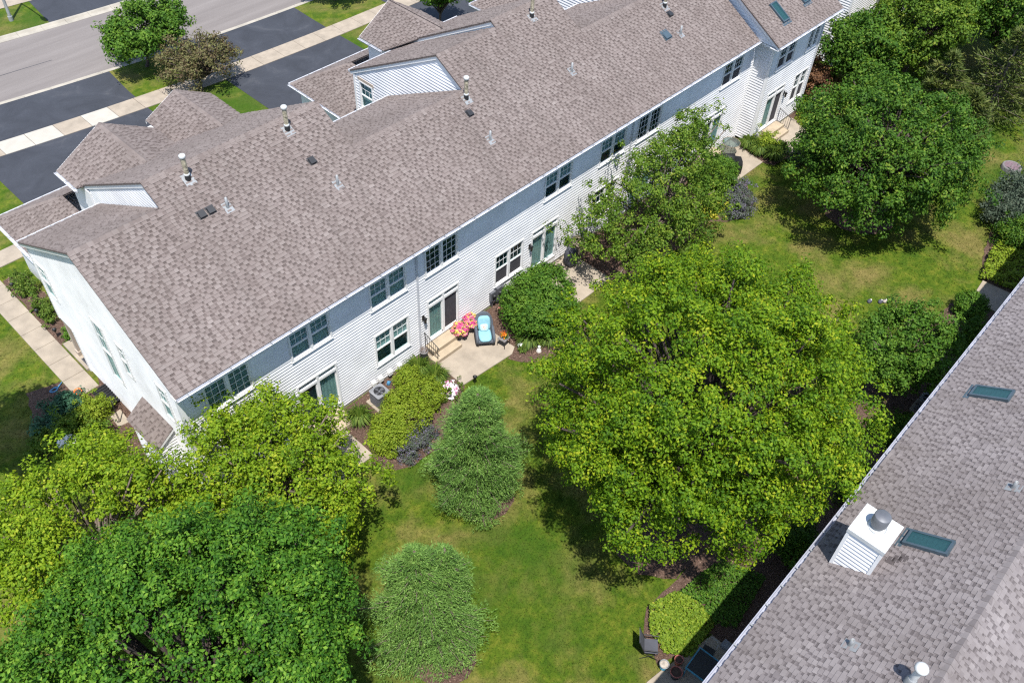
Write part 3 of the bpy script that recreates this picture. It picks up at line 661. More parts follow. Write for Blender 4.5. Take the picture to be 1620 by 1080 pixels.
# --- rear wall
REAR = (V3(0, 0, 0), V3(1, 0, 0), V3(0, 0, 1), V3(0, -1, 0)); WING = (V3(0, WY, 0), V3(1, 0, 0), V3(0, 0, 1), V3(0, -1, 0))
CUR = ('curtain', 0, 1)
WINS = [(.72, 2.56, 4.28, 5.68, 'grid2', [('curtain', 0, 1), ('curtain', 0, 1)]), (4.18, 6.02, 4.28, 5.68, 'dh2', ('blind', 0, 1)), (7.88, 9.74, 4.28, 5.68, 'dh2', ('blind', 0, 1)), (10.70, 12.54, 4.28, 5.68, 'grid2', None),
        (17.74, 19.58, 4.28, 5.68, 'dh2', ('blind', .5, 1)), (21.5, 23.4, 4.28, 5.68, 'dh2', ('blind', .5, 1)), (24.25, 26.1, 4.28, 5.68, 'grid2', None), (31.3, 33.12, 4.28, 5.68, 'dh2', ('screen', 0, .5)),
        (7.9, 9.73, 1.1, 2.9, 'dh2', [('blind', .5, 1), ('blind', .5, 1)]), (14.74, 16.58, 1.1, 2.9, 'dh2', ('screen', 0, .5)), (21.4, 23.25, 1.1, 2.9, 'dh2', ('screen', 0, .5)), (28.2, 30.0, 1.1, 2.9, 'dh2', None),
        (4.15, 6.02, .48, 2.9, 'slider', [('room', 0, .01), CUR]), (10.74, 12.55, .48, 2.9, 'slider', [CUR, ('screen', 0, .84)]), (17.1, 18.9, .48, 2.9, 'slider', [CUR, CUR]), (24.4, 26.2, .48, 2.9, 'slider', [CUR, CUR]), (30.4, 32.3, .48, 2.9, 'slider', [('room', 0, .01), CUR])]
WW = [(35.0, 36.7, 4.28, 5.68, 'dh2', ('screen', 0, .5)), (38.05, 39.25, 4.28, 5.68, 'grid2', None), (37.75, 39.2, 1.15, 3.0, 'dh2', ('screen', 0, .5)), (34.95, 36.75, .5, 2.95, 'slider', [CUR, ('screen', 0, .84)])]
wall_r = B().box(0, 34.3, -.012, .12, .0, .16).make('foundation', 'kerb_concrete', TH)
rw = link('rear_wall', None, parent=TH); rw.empty_display_size = .2
siding(rw, REAR, .16, 6.13, lambda z: (0.0, 34.33), [(a + .01, c - .01, d_ + .01 if s_ != 'slider' else 0.0, e_ - .01) for a, c, d_, e_, s_, _ in WINS], single='row')
B().box(34.36, 39.5, WY - .012, WY + .12, 0, .16).make('foundation', 'kerb_concrete', TH)
siding(rw, WING, .16, 6.13, lambda z: (34.35, 39.5), [(a + .01, c - .01, d_ + .01 if s_ != 'slider' else 0.0, e_ - .01) for a, c, d_, e_, s_, _ in WW], single='row')
for a, c, d_, e_, s_, bl in WINS: window(TH, REAR, a, c, d_, e_, s_, bl)
for a, c, d_, e_, s_, bl in WW: window(TH, WING, a, c, d_, e_, s_, bl)
for fr, l in ((REAR, WINS), (WING, WW)):
    for a, c, d_, e_, s_, _ in l:
        if s_ == 'slider': B().fbox(fr, a - .02, c + .02, .14, .49, -.05, .03).make('threshold', 'trim', TH)
def cboard(x0, x1, y0, y1, z0=.0, z1=6.1): B().box(x0, x1, y0, y1, z0, z1).make('corner_board', 'trim', TH)
cboard(-.18, .0, -.055, .12); cboard(34.28, 34.40, -1.06, -.90); cboard(39.42, 39.56, -1.06, -.88); cboard(34.22, 34.325, -.055, .0)
# --- end wall with gable, jog wall, stepped gable walls
XW = -.12
END = (V3(XW, 0, 0), V3(0, 1, 0), V3(0, 0, 1), V3(-1, 0, 0))
sfL = (zr(4.7) - 6.2) / (10.35 - 4.7)
def iv_end(z):
    a = max(.0, (z + .12 - 6.3) / SR - .4); c = 8.9 if z < 2.35 else 10.0
    if z > 6.2: c = min(c, 4.7 + (zr(4.7) - z - .12) / sfL)
    return (a, c) if c > a else None
EW = [(.72, 1.42, 3.8, 5.6, 'single', None), (3.45, 4.0, 3.85, 5.6, 'single', None), (4.9, 5.75, 2.3, 5.55, 'single', None), (8.95, 9.75, 3.85, 5.65, 'single', None)]
ew = link('end_wall', None, parent=TH); ew.empty_display_size = .2
siding(ew, END, .12, 9.2, iv_end, [(a + .01, c - .01, d_ + .01, e_ - .01) for a, c, d_, e_, s_, _ in EW] + [(1.45, 3.4, 0, 2.6)], single='row')
ENDW = (V3(XW - .05, 0, 0), V3(0, 1, 0), V3(0, 0, 1), V3(-1, 0, 0))
for a, c, d_, e_, s_, bl in EW: window(TH, ENDW, a, c, d_, e_, s_, ('blind', .02, .98), nd=.006, sill=False)
B().box(XW - .01, XW + .2, 0, 8.9, 0, .14).make('foundation', 'kerb_concrete', TH)
B().box(XW - .055, XW + .1, 8.84, 8.96, 0, 2.4).make('corner_board', 'trim', TH); B().box(XW - .055, XW + .1, 9.95, 10.06, 2.35, 6.1).make('corner_board', 'trim', TH)
B().box(XW - .02, XW + .12, 8.9, 10.05, 2.3, 2.42).make('porch_beam', 'trim', TH)
pc = B(); pc.box(-.09, .13, 9.86, 10.08, .13, 2.32); pc.box(-.13, .17, 9.82, 10.12, .13, .36); pc.box(-.13, .17, 9.82, 10.12, 2.18, 2.32); pc.make('porch_column', 'tan_trim', TH)
B().box(.9, .95, 8.96, 10.8, .1, 2.4).make('porch_wall', 'siding', TH)
B().box(XW - .32, XW + .1, 4.98, 5.02, 2.3, 2.32)
# side bay under the little roof
BAYS = (V3(0, 1.45, 0), V3(1, 0, 0), V3(0, 0, 1), V3(0, -1, 0)); BAYX = (V3(-.82, 0, 0), V3(0, 1, 0), V3(0, 0, 1), V3(-1, 0, 0))
bay = link('bay_wall', None, parent=TH); bay.empty_display_size = .2
siding(bay, BAYS, .12, 3.0, lambda z: (-.82 if z < 2.42 else -.82 + (z - 2.42) / .75 + .06, -.14), single='row'); siding(bay, BAYX, .12, 2.4, lambda z: (1.45, 3.4), single='row')
B().box(-.8, -.14, 1.5, 3.36, .0, 2.38).make('bay_core', 'room', TH)
rk = B(); rk.add([(-.99, 1.35, 2.30), (-.14, 1.35, 2.93), (-.14, 1.35, 3.05), (-.99, 1.35, 2.42)], [(0, 1, 2, 3)]); rk.add([(-.99, 1.38, 2.30), (-.14, 1.38, 2.93), (-.14, 1.38, 3.05), (-.99, 1.38, 2.42)], [(0, 1, 2, 3)]); rk.make('bay_rake', 'trim', TH)
def gwall(i, xw, z0, ycap, hole=()):
    nm, x0, x1, yr, yf, zf = SEC[i]; sf = (zr(yr) - zf) / (yf - yr)
    fr = (V3(xw, 0, 0), V3(0, 1, 0), V3(0, 0, 1), V3(-1, 0, 0)); gw = link('gable_wall', None, parent=TH); gw.empty_display_size = .2
    lo = SEC[i - 1]; sfl = (zr(lo[3]) - lo[5]) / (lo[4] - lo[3])
    def iv(z):
        a = (z + .15 - 6.3) / SR - .4; c = min(ycap, yr + (zr(yr) - z - .15) / sf)
        a = max(a, lo[3] - .5, lo[3] + (zr(lo[3]) - z) / sfl - .25)     # only above the lower neighbour's roof
        if z < 6.3: a = max(a if z > lo[5] else lo[4] - .6, lo[4] - .6)
        return (a, c) if c - a > .04 else None
    siding(gw, fr, z0, 9.75, iv, hole, single='row'); B().box(xw - .055, xw + .1, ycap - .08, ycap + .04, z0, 6.2).make('corner_board', 'trim', TH)
gwall(1, 3.15, 3.4, 11.3); gwall(3, 16.56, 3.2, 11.25, [(9.9, 10.9, 4.5, 6.0)]); gwall(4, 20.1, 5.5, 11.3); gwall(6, 29.96, 3.2, 11.0)
window(TH, (V3(16.56, 0, 0), V3(0, 1, 0), V3(0, 0, 1), V3(-1, 0, 0)), 9.9, 10.9, 4.5, 6.0, 'single')
B().box(16.51, 16.57, 9.83, 10.97, 6.0, 6.16).make('window_head', 'tan_trim', TH)  # tan colour stands for the shade on this head trim
jw = link('jog_wall', None, parent=TH); jw.empty_display_size = .2
JOG = (V3(34.33, 0, 0), V3(0, 1, 0), V3(0, 0, 1), V3(-1, 0, 0)); siding(jw, JOG, .16, 6.1, lambda z: (-.93, -.03), single='row')
JOG2 = (V3(33.95, 0, 0), V3(0, 1, 0), V3(0, 0, 1), V3(-1, 0, 0))
siding(jw, JOG2, 6.15, 10.2, lambda z: ((z + .12 - ZE) / SR - 1.5, min(5.6, (z + .1 - ZE) / SR - OV + .35)), single='row')
B().box(33.95, 34.36, -1.0, -.42, 6.0, 6.1).make('soffit', 'trim', TH)
# every board segment is a piece; past 300 the shortest are joined
SEGS.sort(key=lambda q: -q[0]); rest = B()
for L_, b_, par in SEGS[:290]: b_.make('siding_board', 'siding_board', par)
for L_, b_, par in SEGS[290:]: rest.add(b_.v, b_.f)
rest.make('siding_boards', 'siding_board', TH, kind='stuff')
# --- cores behind the walls
B().box(.2, 34.2, .3, 8.2, .05, 6.05).make('room_core', 'room', TH); B().box(34.4, 39.4, WY + .3, 8.2, .05, 6.05).make('room_core', 'room', TH); B().box(.15, .3, .3, 8.8, .1, 6.0).make('room_core', 'room', TH)
B().box(.95, 10.3, 8.2, 9.9, 2.5, 6.05).make('upper_wall', 'siding', TH); B().box(3.3, 10.35, 8.2, 11.3, 2.5, 6.15).make('upper_wall', 'siding', TH); B().box(3.08, 7.1, 11.3, 13.0, 3.2, 6.2).make('upper_wall', 'siding', TH); B().box(7.1, 10.35, 11.3, 13.8, 3.2, 6.2).make('upper_wall', 'siding', TH)
B().box(16.7, 20.2, 8.2, 11.0, 2.5, 6.15).make('upper_wall', 'siding', TH); B().box(20.2, 23.75, 8.2, 11.3, 2.5, 6.15).make('upper_wall', 'siding', TH); B().box(19.1, 22.7, 11.3, 13.3, 3.2, 6.2).make('upper_wall', 'siding', TH)
B().box(30.1, 39.45, 8.2, 11.0, .05, 6.1).make('upper_wall', 'siding', TH); B().box(39.40, 39.5, -.98, 11.9, .1, 6.1).make('wing_end_wall', 'siding', TH)
# --- wall fittings
def lantern(x, y, z):
    l_ = B(); l_.box(x - .06, x + .06, y - .03, y + .0, z - .12, z + .16); l_.tube([(x, y - .02, z + .12), (x, y - .10, z + .18), (x, y - .14, z + .12)], .014, 6)
    l_.lathe((x, y - .14, z), [(.03, -.2), (.05, -.16), (.07, .06), (.09, .07), (.03, .13)], 8); l_.make('wall_lantern', 'black_metal', TH)
lantern(10.5, -.02, 2.1); lantern(17.0, -.02, 2.15); lantern(36.9, WY - .02, 2.2)
for x, s_ in ((7.62, .9), (7.98, 1), (8.5, 1), (9.02, .85)):
    v_ = B(); v_.box(x - .10 * s_, x + .10 * s_, -.16, -.018, .22, .42); v_.add([(x - .10 * s_, -.16, .42), (x + .10 * s_, -.16, .42), (x + .11 * s_, -.02, .47), (x - .11 * s_, -.02, .47)], [(0, 1, 2, 3)]); vo = v_.make('vent_hood', 'ornament_white', TH); B().box(x - .07, x + .07, -.12, -.018, .02, .2).make('vent_stub', 'black_plastic', vo)
mt = B(); mt.box(14.45, 14.75, -.16, -.02, .45, .95); mt.box(14.82, 15.1, -.2, -.02, .25, 1.05); mt.box(15.15, 15.35, -.14, -.02, .5, .9); mt.tube([(14.6, -.08, .45), (14.6, -.08, 0)], .03, 6); mt.tube([(14.95, -.1, .3), (14.95, -.1, 0)], .035, 6); mo = mt.make('meter_box', 'grey_ac', TH)
for x in (14.6, 14.96): B().lathe((x, -.22, 0), [(.001, .7), (.09, .7), (.09, .86), (.001, .86)], 10).make('meter_dial', 'black_plastic', mo)
fa = B(); fa.box(34.42, 34.6, WY - .12, WY - .02, .3, .75); fa.tube([(34.5, WY - .06, .3), (34.5, WY - .06, .05)], .03, 6); fa.box(34.75, 34.95, WY - .1, WY - .02, .2, .45); fa.make('utility_box', 'galvanised', TH)
wwl = B(); wwl.box(-.75, XW, 6.55, 7.65, .12, .15)
for i in range(9): wwl.box(-.78, XW, 6.5 + i * .14, 6.56 + i * .14, .15, .19)
wwl.make('window_well_cover', 'black_metal', TH)
# --- roof fittings of the row (each stands up through the roof)
def flue(x, y, zb, parent, h=.92, frame=None):
    t_ = link('flue_pipe', None, parent=parent); t_.empty_display_size = .1; t_.location = (x, y, zb)
    f_ = B(); f_.add([(-.2, -.24, -.24 * SR + .03), (.2, -.24, -.24 * SR + .03), (.2, .18, .18 * SR + .03), (-.2, .18, .18 * SR + .03)], [(0, 1, 2, 3)]); f_.make('flashing', 'galvanised', t_)
    B().lathe((0, 0, -.2), [(.11, 0), (.10, .34), (.088, .38)], 16).make('base_collar', 'black_metal', t_)
    B().lathe((0, 0, .0), [(.085, 0), (.085, h)], 16).make('pipe', 'rusty_flue', t_); B().lathe((0, 0, .10), [(.10, .1), (.11, .14), (.09, .17)], 16).make('storm_collar', 'white_metal', t_)
    c_ = B(); c_.lathe((0, 0, h), [(.09, -.02), (.115, 0), (.117, .08), (.09, .11), (.001, .12)], 18); c_.make('cap', 'white_metal', t_); return t_
for x, y in ((4.5, 5.13), (8.78, 5.2), (16.33, 3.40), (22.08, 5.1), (29.5, 3.0)): flue(x, y, zr(y), TH)
def stack(x, y, zb, parent, sl=SR, h=.42, mat='galvanised'):
    t_ = link('vent_stack', None, parent=parent); t_.empty_display_size = .1; t_.location = (x, y, zb)
    f_ = B(); f_.add([(-.16, -.2, -.2 * sl + .03), (.16, -.2, -.2 * sl + .03), (.16, .16, .16 * sl + .03), (-.16, .16, .16 * sl + .03)], [(0, 1, 2, 3)]); f_.make('flashing', mat, t_)
    B().lathe((0, 0, -.1), [(.075, 0), (.055, .22), (.05, .1 + h), (.042, .1 + h), (.042, .1 + h - .12), (.001, h - .02)], 14, cap=False).make('pipe', mat, t_); return t_
for x, y in ((5.04, 3.8), (9.07, 2.82), (16.01, 1.66), (21.97, 2.44), (29.19, 1.63)): stack(x, y, zr(y), TH)
def boxvent(x, y, parent, s_=1.):
    zb = zr(y); t_ = B(); a = .13 * s_; U_ = V3(1, 0, 0); Vv = V3(0, 1, SR).normalized(); N_ = U_.cross(Vv); fr = (V3(x, y, zb), U_, Vv, N_)
    t_.fbox(fr, -a * 1.25, a * 1.25, -a * 1.2, a * 1.4, .02, .032); P = lambda u, v, n: fr[0] + U_ * u + Vv * v + N_ * n
    t_.add([P(-a, -a, .03), P(a, -a, .03), P(a, a, .03), P(-a, a, .03), P(-a, -a * .95, .12), P(a, -a * .95, .12), P(a * .8, a * .8, .11), P(-a * .8, a * .8, .11)], [(4, 5, 6, 7), (0, 1, 5, 4), (1, 2, 6, 5), (2, 3, 7, 6), (3, 0, 4, 7)])
    t_.make('roof_vent', 'frame_bronze' if s_ > 1.5 else 'black_plastic', parent)
for x, y, s_ in ((4.11, 3.95, 1), (4.47, 3.95, 1), (8.8, 3.9, 1), (15.98, 2.86, 1), (28.31, 1.88, 1.6), (29.45, 2.6, 1)): boxvent(x, y, TH, s_)
def skylight(parent, fr, u0, u1, v0, v1):
    b_ = B(); T = .07
    for a in ((u0, u1, v0, v0 + T), (u0, u1, v1 - T, v1), (u0, u0 + T, v0 + T, v1 - T), (u1 - T, u1, v0 + T, v1 - T)): b_.fbox(fr, *a, .0, .13)
    s_ = b_.make('skylight', 'frame_bronze', parent)
    B().fbox(fr, u0 + .06, u1 - .06, v0 + .06, v1 - .06, .105, .113).make('pane', 'skylight_glass', s_); B().fbox(fr, u0 + .05, u1 - .05, v0 + .05, v1 - .05, -.01, .03).make('shaft', 'skylight_shaft', s_)
    B().fbox(fr, u0 - .1, u1 + .1, v0 - .18, v0 - .001, .024, .03).make('apron_flashing', 'frame_bronze', s_)
wfr = (V3(0, -1.5, ZE), V3(1, 0, 0), V3(0, 1, SR).normalized(), V3(0, -SR, 1).normalized())
skylight(TH, wfr, 35.2, 35.8, 1.0, 2.2); skylight(TH, wfr, 37.62, 38.2, 1.3, 2.5)

# ------------------------------------------------------------------ neighbouring townhouse, lower right
A2 = .01775; S2 = .57
NB = thing('townhouse_row', (4.17, -17.95, 0), 'townhouse row seen from above in the lower right corner, with siding-clad chimney', 'townhouse', rz=A2)
NB_M = Matrix.Translation((4.17, -17.95, 0)) @ Matrix.Rotation(A2, 4, 'Z')
roof2 = link('roof', None, parent=NB); roof2.empty_display_size = .2
r2 = Roof(); c2 = math.sqrt(1 + S2 * S2); X0, X1, RD = -14., 36., 4.12
r2.plane((X1, 0, 6.3), (-1, 0, 0), (0, -1, S2), RD * c2, lambda v: (0, X1 - X0))
r2.plane((X0, -9.2, 6.3 + S2 * (RD - (9.2 - RD))), (1, 0, 0), (0, 1, S2), (9.2 - RD) * c2, lambda v: (0, X1 - X0))
ZT2 = 6.3 + S2 * RD
r2.slab([(X1, -.02, 6.31), (X0, -.02, 6.31), (X0, -RD, ZT2), (X1, -RD, ZT2)]); r2.slab([(X0, -9.18, ZT2 - S2 * (9.18 - RD)), (X1, -9.18, ZT2 - S2 * (9.18 - RD)), (X1, -RD, ZT2), (X0, -RD, ZT2)])
r2.build(roof2, 'shingle_b', inv=NB_M); ridge(roof2, (-6, -RD, ZT2), (24, -RD, ZT2), 'shingle_b', .57, .57)
gutter(NB, (X0, 0, 6.27), (X1, 0, 6.27), (0, 1, 0), hang=.79, mat='gutter_shaded')
B().box(X0, X1, -.03, -.005, 6.1, 6.25).make('fascia', 'trim', NB); B().box(X0, X1, -.45, -.03, 6.07, 6.1).make('soffit', 'trim', NB)
NBR = (V3(0, -.42, 0), V3(1, 0, 0), V3(0, 0, 1), V3(0, 1, 0)); nbw = link('rear_wall', None, parent=NB); nbw.empty_display_size = .2
nbwin = [(3.0, 4.85, .48, 2.9, 'slider', [CUR, CUR]), (0., 1.85, 1.1, 2.9, 'dh2', None), (8.5, 10.35, 1.1, 2.9, 'dh2', None), (16.5, 18.3, 1.1, 2.9, 'dh2', None), (20.6, 22.4, .48, 2.9, 'slider', [CUR, CUR]), (27.5, 29.3, .48, 2.9, 'slider', [CUR, CUR]), (3., 4.85, 4.2, 5.6, 'dh2', None), (16.5, 18.3, 4.2, 5.6, 'dh2', None), (27.5, 29.3, 4.2, 5.6, 'dh2', None)]
siding(nbw, NBR, .1, 6.1, lambda z: (X0 + .3, X1 - .3), [(a + .01, c - .01, d_, e_) for a, c, d_, e_, _, _ in nbwin], single=False)
for a, c, d_, e_, s_, bl in nbwin: window(NB, NBR, a, c, d_, e_, s_, bl)
B().box(X0 + .3, X1 - .3, -8.6, -.6, 0, 6.0).make('room_core', 'room', NB)
def b2z(d): return 6.3 + S2 * d
# chimney chase clad in siding, with metal top and flue cap
ch = link('chimney', None, parent=NB); ch.empty_display_size = .2
cu0, cu1, cd0, cd1, ct = 5.15, 6.13, .58, 1.54, 8.42
for fr, a, c in (((V3(cu0, 0, 0), V3(0, -1, 0), V3(0, 0, 1), V3(-1, 0, 0)), cd0, cd1), ((V3(cu1, 0, 0), V3(0, -1, 0), V3(0, 0, 1), V3(1, 0, 0)), cd0, cd1)):
    siding(ch, fr, 6.55, ct - .1, lambda z: (max(cd0, cd0), min(cd1, cd1)), single=True)
for fr in ((V3(0, -cd0, 0), V3(1, 0, 0), V3(0, 0, 1), V3(0, 1, 0)), (V3(0, -cd1, 0), V3(1, 0, 0), V3(0, 0, 1), V3(0, -1, 0))): siding(ch, fr, 6.55, ct - .1, lambda z: (cu0, cu1), single=True)
for a, c in ((cu0, cd0), (cu1, cd0), (cu0, cd1), (cu1, cd1)): B().box(a - .045, a + .045, -c - .045, -c + .045, 6.4, ct - .04).make('corner_board', 'tan_trim' if False else 'trim', ch)
tp = B(); tp.box(cu0 - .06, cu1 + .06, -cd1 - .06, -cd0 + .06, ct - .14, ct); tp.add([(cu0 - .06, -cd1 - .06, ct), (cu1 + .06, -cd1 - .06, ct), (cu1 + .06, -cd0 + .06, ct), (cu0 - .06, -cd0 + .06, ct), ((cu0 + cu1) / 2, -(cd0 + cd1) / 2, ct + .07)], [(0, 1, 4), (1, 2, 4), (2, 3, 4), (3, 0, 4)]); tp.make('metal_top', 'white_metal', ch)
B().lathe((5.66, -1.06, ct), [(.17, .0), (.17, .22)], 24).make('flue', 'galvanised', ch); B().lathe((5.66, -1.06, ct), [(.2, .02), (.26, .04), (.2, .07)], 24).make('flue_collar', 'white_metal', ch); B().lathe((5.66, -1.06, ct), [(.215, .2), (.222, .22), (.222, .54), (.20, .56), (.001, .575)], 28).make('flue_cap', 'grey_ac', ch)
sfr = (V3(0, 0, 6.3), V3(1, 0, 0), V3(0, -1, S2).normalized(), V3(0, S2, 1).normalized())
skylight(NB, sfr, 6.52, 7.1, 2.08, 3.3); skylight(NB, sfr, 13.66, 14.25, 1.02, 2.23)
pf = B(); 
for u in range(3): pf.fbox(sfr, 5.72 + u * .1, 5.98 + u * .1, 1.95 + u * .14, 2.15 + u * .14, .02, .032)
pf.make('patched_shingles', 'shingle_b', NB)
for u, d_ in ((2.74, 2.14), (9.78, 3.25)): stack(u, -d_, b2z(d_), NB, -S2, .3)
t_ = link('flue_pipe', None, parent=NB); t_.empty_display_size = .1; t_.location = (2.36, -3.62, b2z(3.62))
B().lathe((0, 0, -.2), [(.14, 0), (.13, .36), (.1, .42)], 18).make('base_collar', 'galvanised', t_); B().lathe((0, 0, 0), [(.085, 0), (.085, .78)], 18).make('pipe', 'white_metal', t_); B().lathe((0, 0, .74), [(.09, -.02), (.16, 0), (.165, .05), (.13, .12), (.06, .155), (.001, .16)], 22).make('cap', 'white_metal', t_)
# --- far house glimpsed between the trees
FH = thing('far_house', (45.6, .2, 0), 'white-sided house wall glimpsed through the trees in the top right corner', 'house')
fw = link('wall', None, parent=FH); fw.empty_display_size = .2
FR1 = (V3(0, 0, 0), V3(0, 1, 0), V3(0, 0, 1), V3(-1, 0, 0)); FR2 = (V3(0, 0, 0), V3(1, 0, 0), V3(0, 0, 1), V3(0, -1, 0))
fwin = [(3.0, 4.6, 1.1, 2.9, 'dh2', None), (7.0, 8.6, .5, 2.9, 'slider', [CUR, CUR])]
siding(fw, FR1, .1, 6.1, lambda z: (0, 10), single=False); siding(fw, FR2, .1, 6.1, lambda z: (0, 16), [(a + .01, c - .01, d_, e_) for a, c, d_, e_, _, _ in fwin], single=False)
for a, c, d_, e_, s_, bl in fwin: window(FH, FR2, a, c, d_, e_, s_, bl)
B().box(.3, 15.7, .3, 9.7, 0, 6.0).make('room_core', 'room', FH); B().box(-.03, .1, -.03, .1, 0, 6.1).make('corner_board', 'trim', FH)
rb = B(); rb.add([(-.4, -.5, 6.1), (16.4, -.5, 6.1), (16.4, 5, 9.2), (-.4, 5, 9.2), (16.4, 10.5, 6.1), (-.4, 10.5, 6.1)], [(0, 1, 2, 3), (3, 2, 4, 5), (0, 3, 5), (1, 4, 2), (0, 5, 4, 1)]); rb.make('roof', 'shingle', FH)

# ------------------------------------------------------------------ plants
def unit(v): return v / np.maximum(1e-6, np.linalg.norm(v, axis=-1, keepdims=True))
def foliage(lobes, n_clump, n_leaf, leaf, cr, seed, aspect=.62, up=.55, flat=.78, shell=.66, noise_=.18, tone=.12, low=-.55, tips=.35):
    """leaf clumps over the surface of many lobes. lobes: array of (x,y,z,rx,ry,rz)"""
    global rng
    rg = np.random.default_rng(seed); rng = rg; Lb = np.asarray(lobes, float); cen = (Lb[:, :3] * Lb[:, 3:4]).sum(0) / Lb[:, 3].sum()
    wt = Lb[:, 3] * Lb[:, 5]; idx = rg.choice(len(Lb), n_clump, p=wt / wt.sum())
    d = unit(rg.normal(size=(n_clump, 3)) + .55 * unit(Lb[idx, :3] - cen) + np.array([0, 0, .35])); d[:, 2] = np.maximum(d[:, 2], low)
    rr = shell + (1.04 - shell) * rg.uniform(0, 1, n_clump) ** .6
    C_ = Lb[idx, :3] + d * Lb[idx, 3:6] * rr[:, None] + rg.normal(0, noise_, (n_clump, 3))
    tn = np.clip(rg.normal(.5, tone, n_clump), 0, 1); sz = rg.uniform(.7, 1.35, n_clump)
    k = np.repeat(np.arange(n_clump), n_leaf); n = len(k)
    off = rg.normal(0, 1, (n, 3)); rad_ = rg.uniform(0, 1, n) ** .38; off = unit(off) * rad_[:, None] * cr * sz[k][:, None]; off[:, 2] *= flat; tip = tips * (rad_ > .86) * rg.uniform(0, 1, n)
    P = C_[k] + off
    N = unit(.62 * up * np.array([0, 0, 1]) + .3 * d[k] + .62 * unit(off) + .30 * rg.normal(size=(n, 3)))
    V, F = cards(P, N, leaf, aspect, .35, -.08)
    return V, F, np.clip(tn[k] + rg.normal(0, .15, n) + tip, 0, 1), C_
def limbs(base, h0, top, targets, r0, seed, bend=.25):
    rg = np.random.default_rng(seed); b_ = B(); bx, by, bz = base
    n = 6; pts = []
    for i in range(n + 1):
        s_ = i / n; pts.append((bx + (top[0] - bx) * s_ + rg.normal(0, .04), by + (top[1] - by) * s_ + rg.normal(0, .04), bz + (top[2] - bz) * s_))
    pts[0] = (bx, by, bz - .1); b_.tube([(bx, by, bz - .1), (bx, by, bz + .12)], [r0 * 1.5, r0 * 1.05], 10); b_.tube(pts, [r0 * (1 - .72 * i / n) for i in range(n + 1)], 10)
    for tx, ty, tz in targets:
        hz = min(max(h0, bz + (tz - bz) * rg.uniform(.28, .6)), top[2] * .92); s_ = (hz - bz) / max(.1, top[2] - bz)
        a = np.array([bx + (top[0] - bx) * s_, by + (top[1] - by) * s_, hz]); c = np.array([tx, ty, tz]); m_ = (a + c) / 2 + np.array([0, 0, bend * np.linalg.norm(c - a) * .35]) + rg.normal(0, .08, 3)
        q = [a * (1 - t) ** 2 + 2 * m_ * t * (1 - t) + c * t * t for t in np.linspace(0, 1, 6)]
        ra = r0 * .5 * (1 - .5 * s_); b_.tube(q, [ra * (1 - .82 * t) + .012 for t in np.linspace(0, 1, 6)], 6)
    return b_
def crown_lobes(c, r, n, lr, seed, zs=.8, lowcut=-.45):
    rg = np.random.default_rng(seed); out = []
    pts = []
    while len(pts) < n:
        d = unit(rg.normal(size=3)); 
        if d[2] < lowcut: continue
        best = d
        for _ in range(8):
            e = unit(rg.normal(size=3))
            if e[2] < lowcut: continue
            if not pts or min(np.linalg.norm(e - p) for p in pts) > min([np.linalg.norm(best - p) for p in pts] + [9]): best = e
        pts.append(best)
    for d in pts:
        s_ = lr * rg.uniform(.75, 1.25); q = np.array(c) + d * (np.array(r) - s_ * .8) * rg.uniform(.76, 1.05); out.append((*q, s_, s_, s_ * zs))
    out.append((*c, r[0] * .68, r[1] * .68, r[2] * .72)); return np.array(out)
def tree(name, base, c, r, nl, lr, n_clump, n_leaf, leaf, cr, mat, bark, label, cat='tree', group=None, seed=1, trunk=.16, zs=.8, lobes=None, lowcut=-.45, top=None, **kw):
    t_ = thing(name, base, label, cat, group); b0 = np.array(base)
    L = crown_lobes(np.array(c) - b0, r, nl, lr, seed, zs, lowcut) if lobes is None else np.array(lobes, float) - np.array([*b0, 0, 0, 0])
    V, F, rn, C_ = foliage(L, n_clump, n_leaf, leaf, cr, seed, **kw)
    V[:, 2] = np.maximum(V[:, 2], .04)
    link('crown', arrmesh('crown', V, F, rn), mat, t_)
    ct_ = (L[:, :3] * L[:, 3:4]).sum(0) / L[:, 3].sum() if top is None else np.array(top) - b0
    tg = [tuple(p) for p in L[:, :3]] + [tuple(p) for p in C_[::max(1, len(C_) // 45)]]
    limbs((0, 0, 0), ct_[2] * .35, (ct_[0], ct_[1], ct_[2] + r[2] * .35), tg, trunk, seed).make('trunk', bark, t_)
    return t_
def shrub(name, base, lobes, n_clump, n_leaf, leaf, cr, mat, label, cat='shrub', group=None, seed=1, stems=True, **kw):
    t_ = thing(name, base, label, cat, group); L = np.array(lobes, float)
    V, F, rn, C_ = foliage(L, n_clump, n_leaf, leaf, cr, seed, **kw); V[:, 2] = np.maximum(V[:, 2], .03)
    link('foliage', arrmesh('foliage', V, F, rn), mat, t_)
    if stems:
        b_ = B(); rg = np.random.default_rng(seed)
        for p in C_[::max(1, len(C_) // 24)]:
            a = np.array([p[0] * .3, p[1] * .3, 0]); b_.tube([a, (a + p) / 2 + np.array([0, 0, .08]), p], [.018, .012, .006], 5)
        b_.make('stems', 'bark_dark', t_)
    return t_
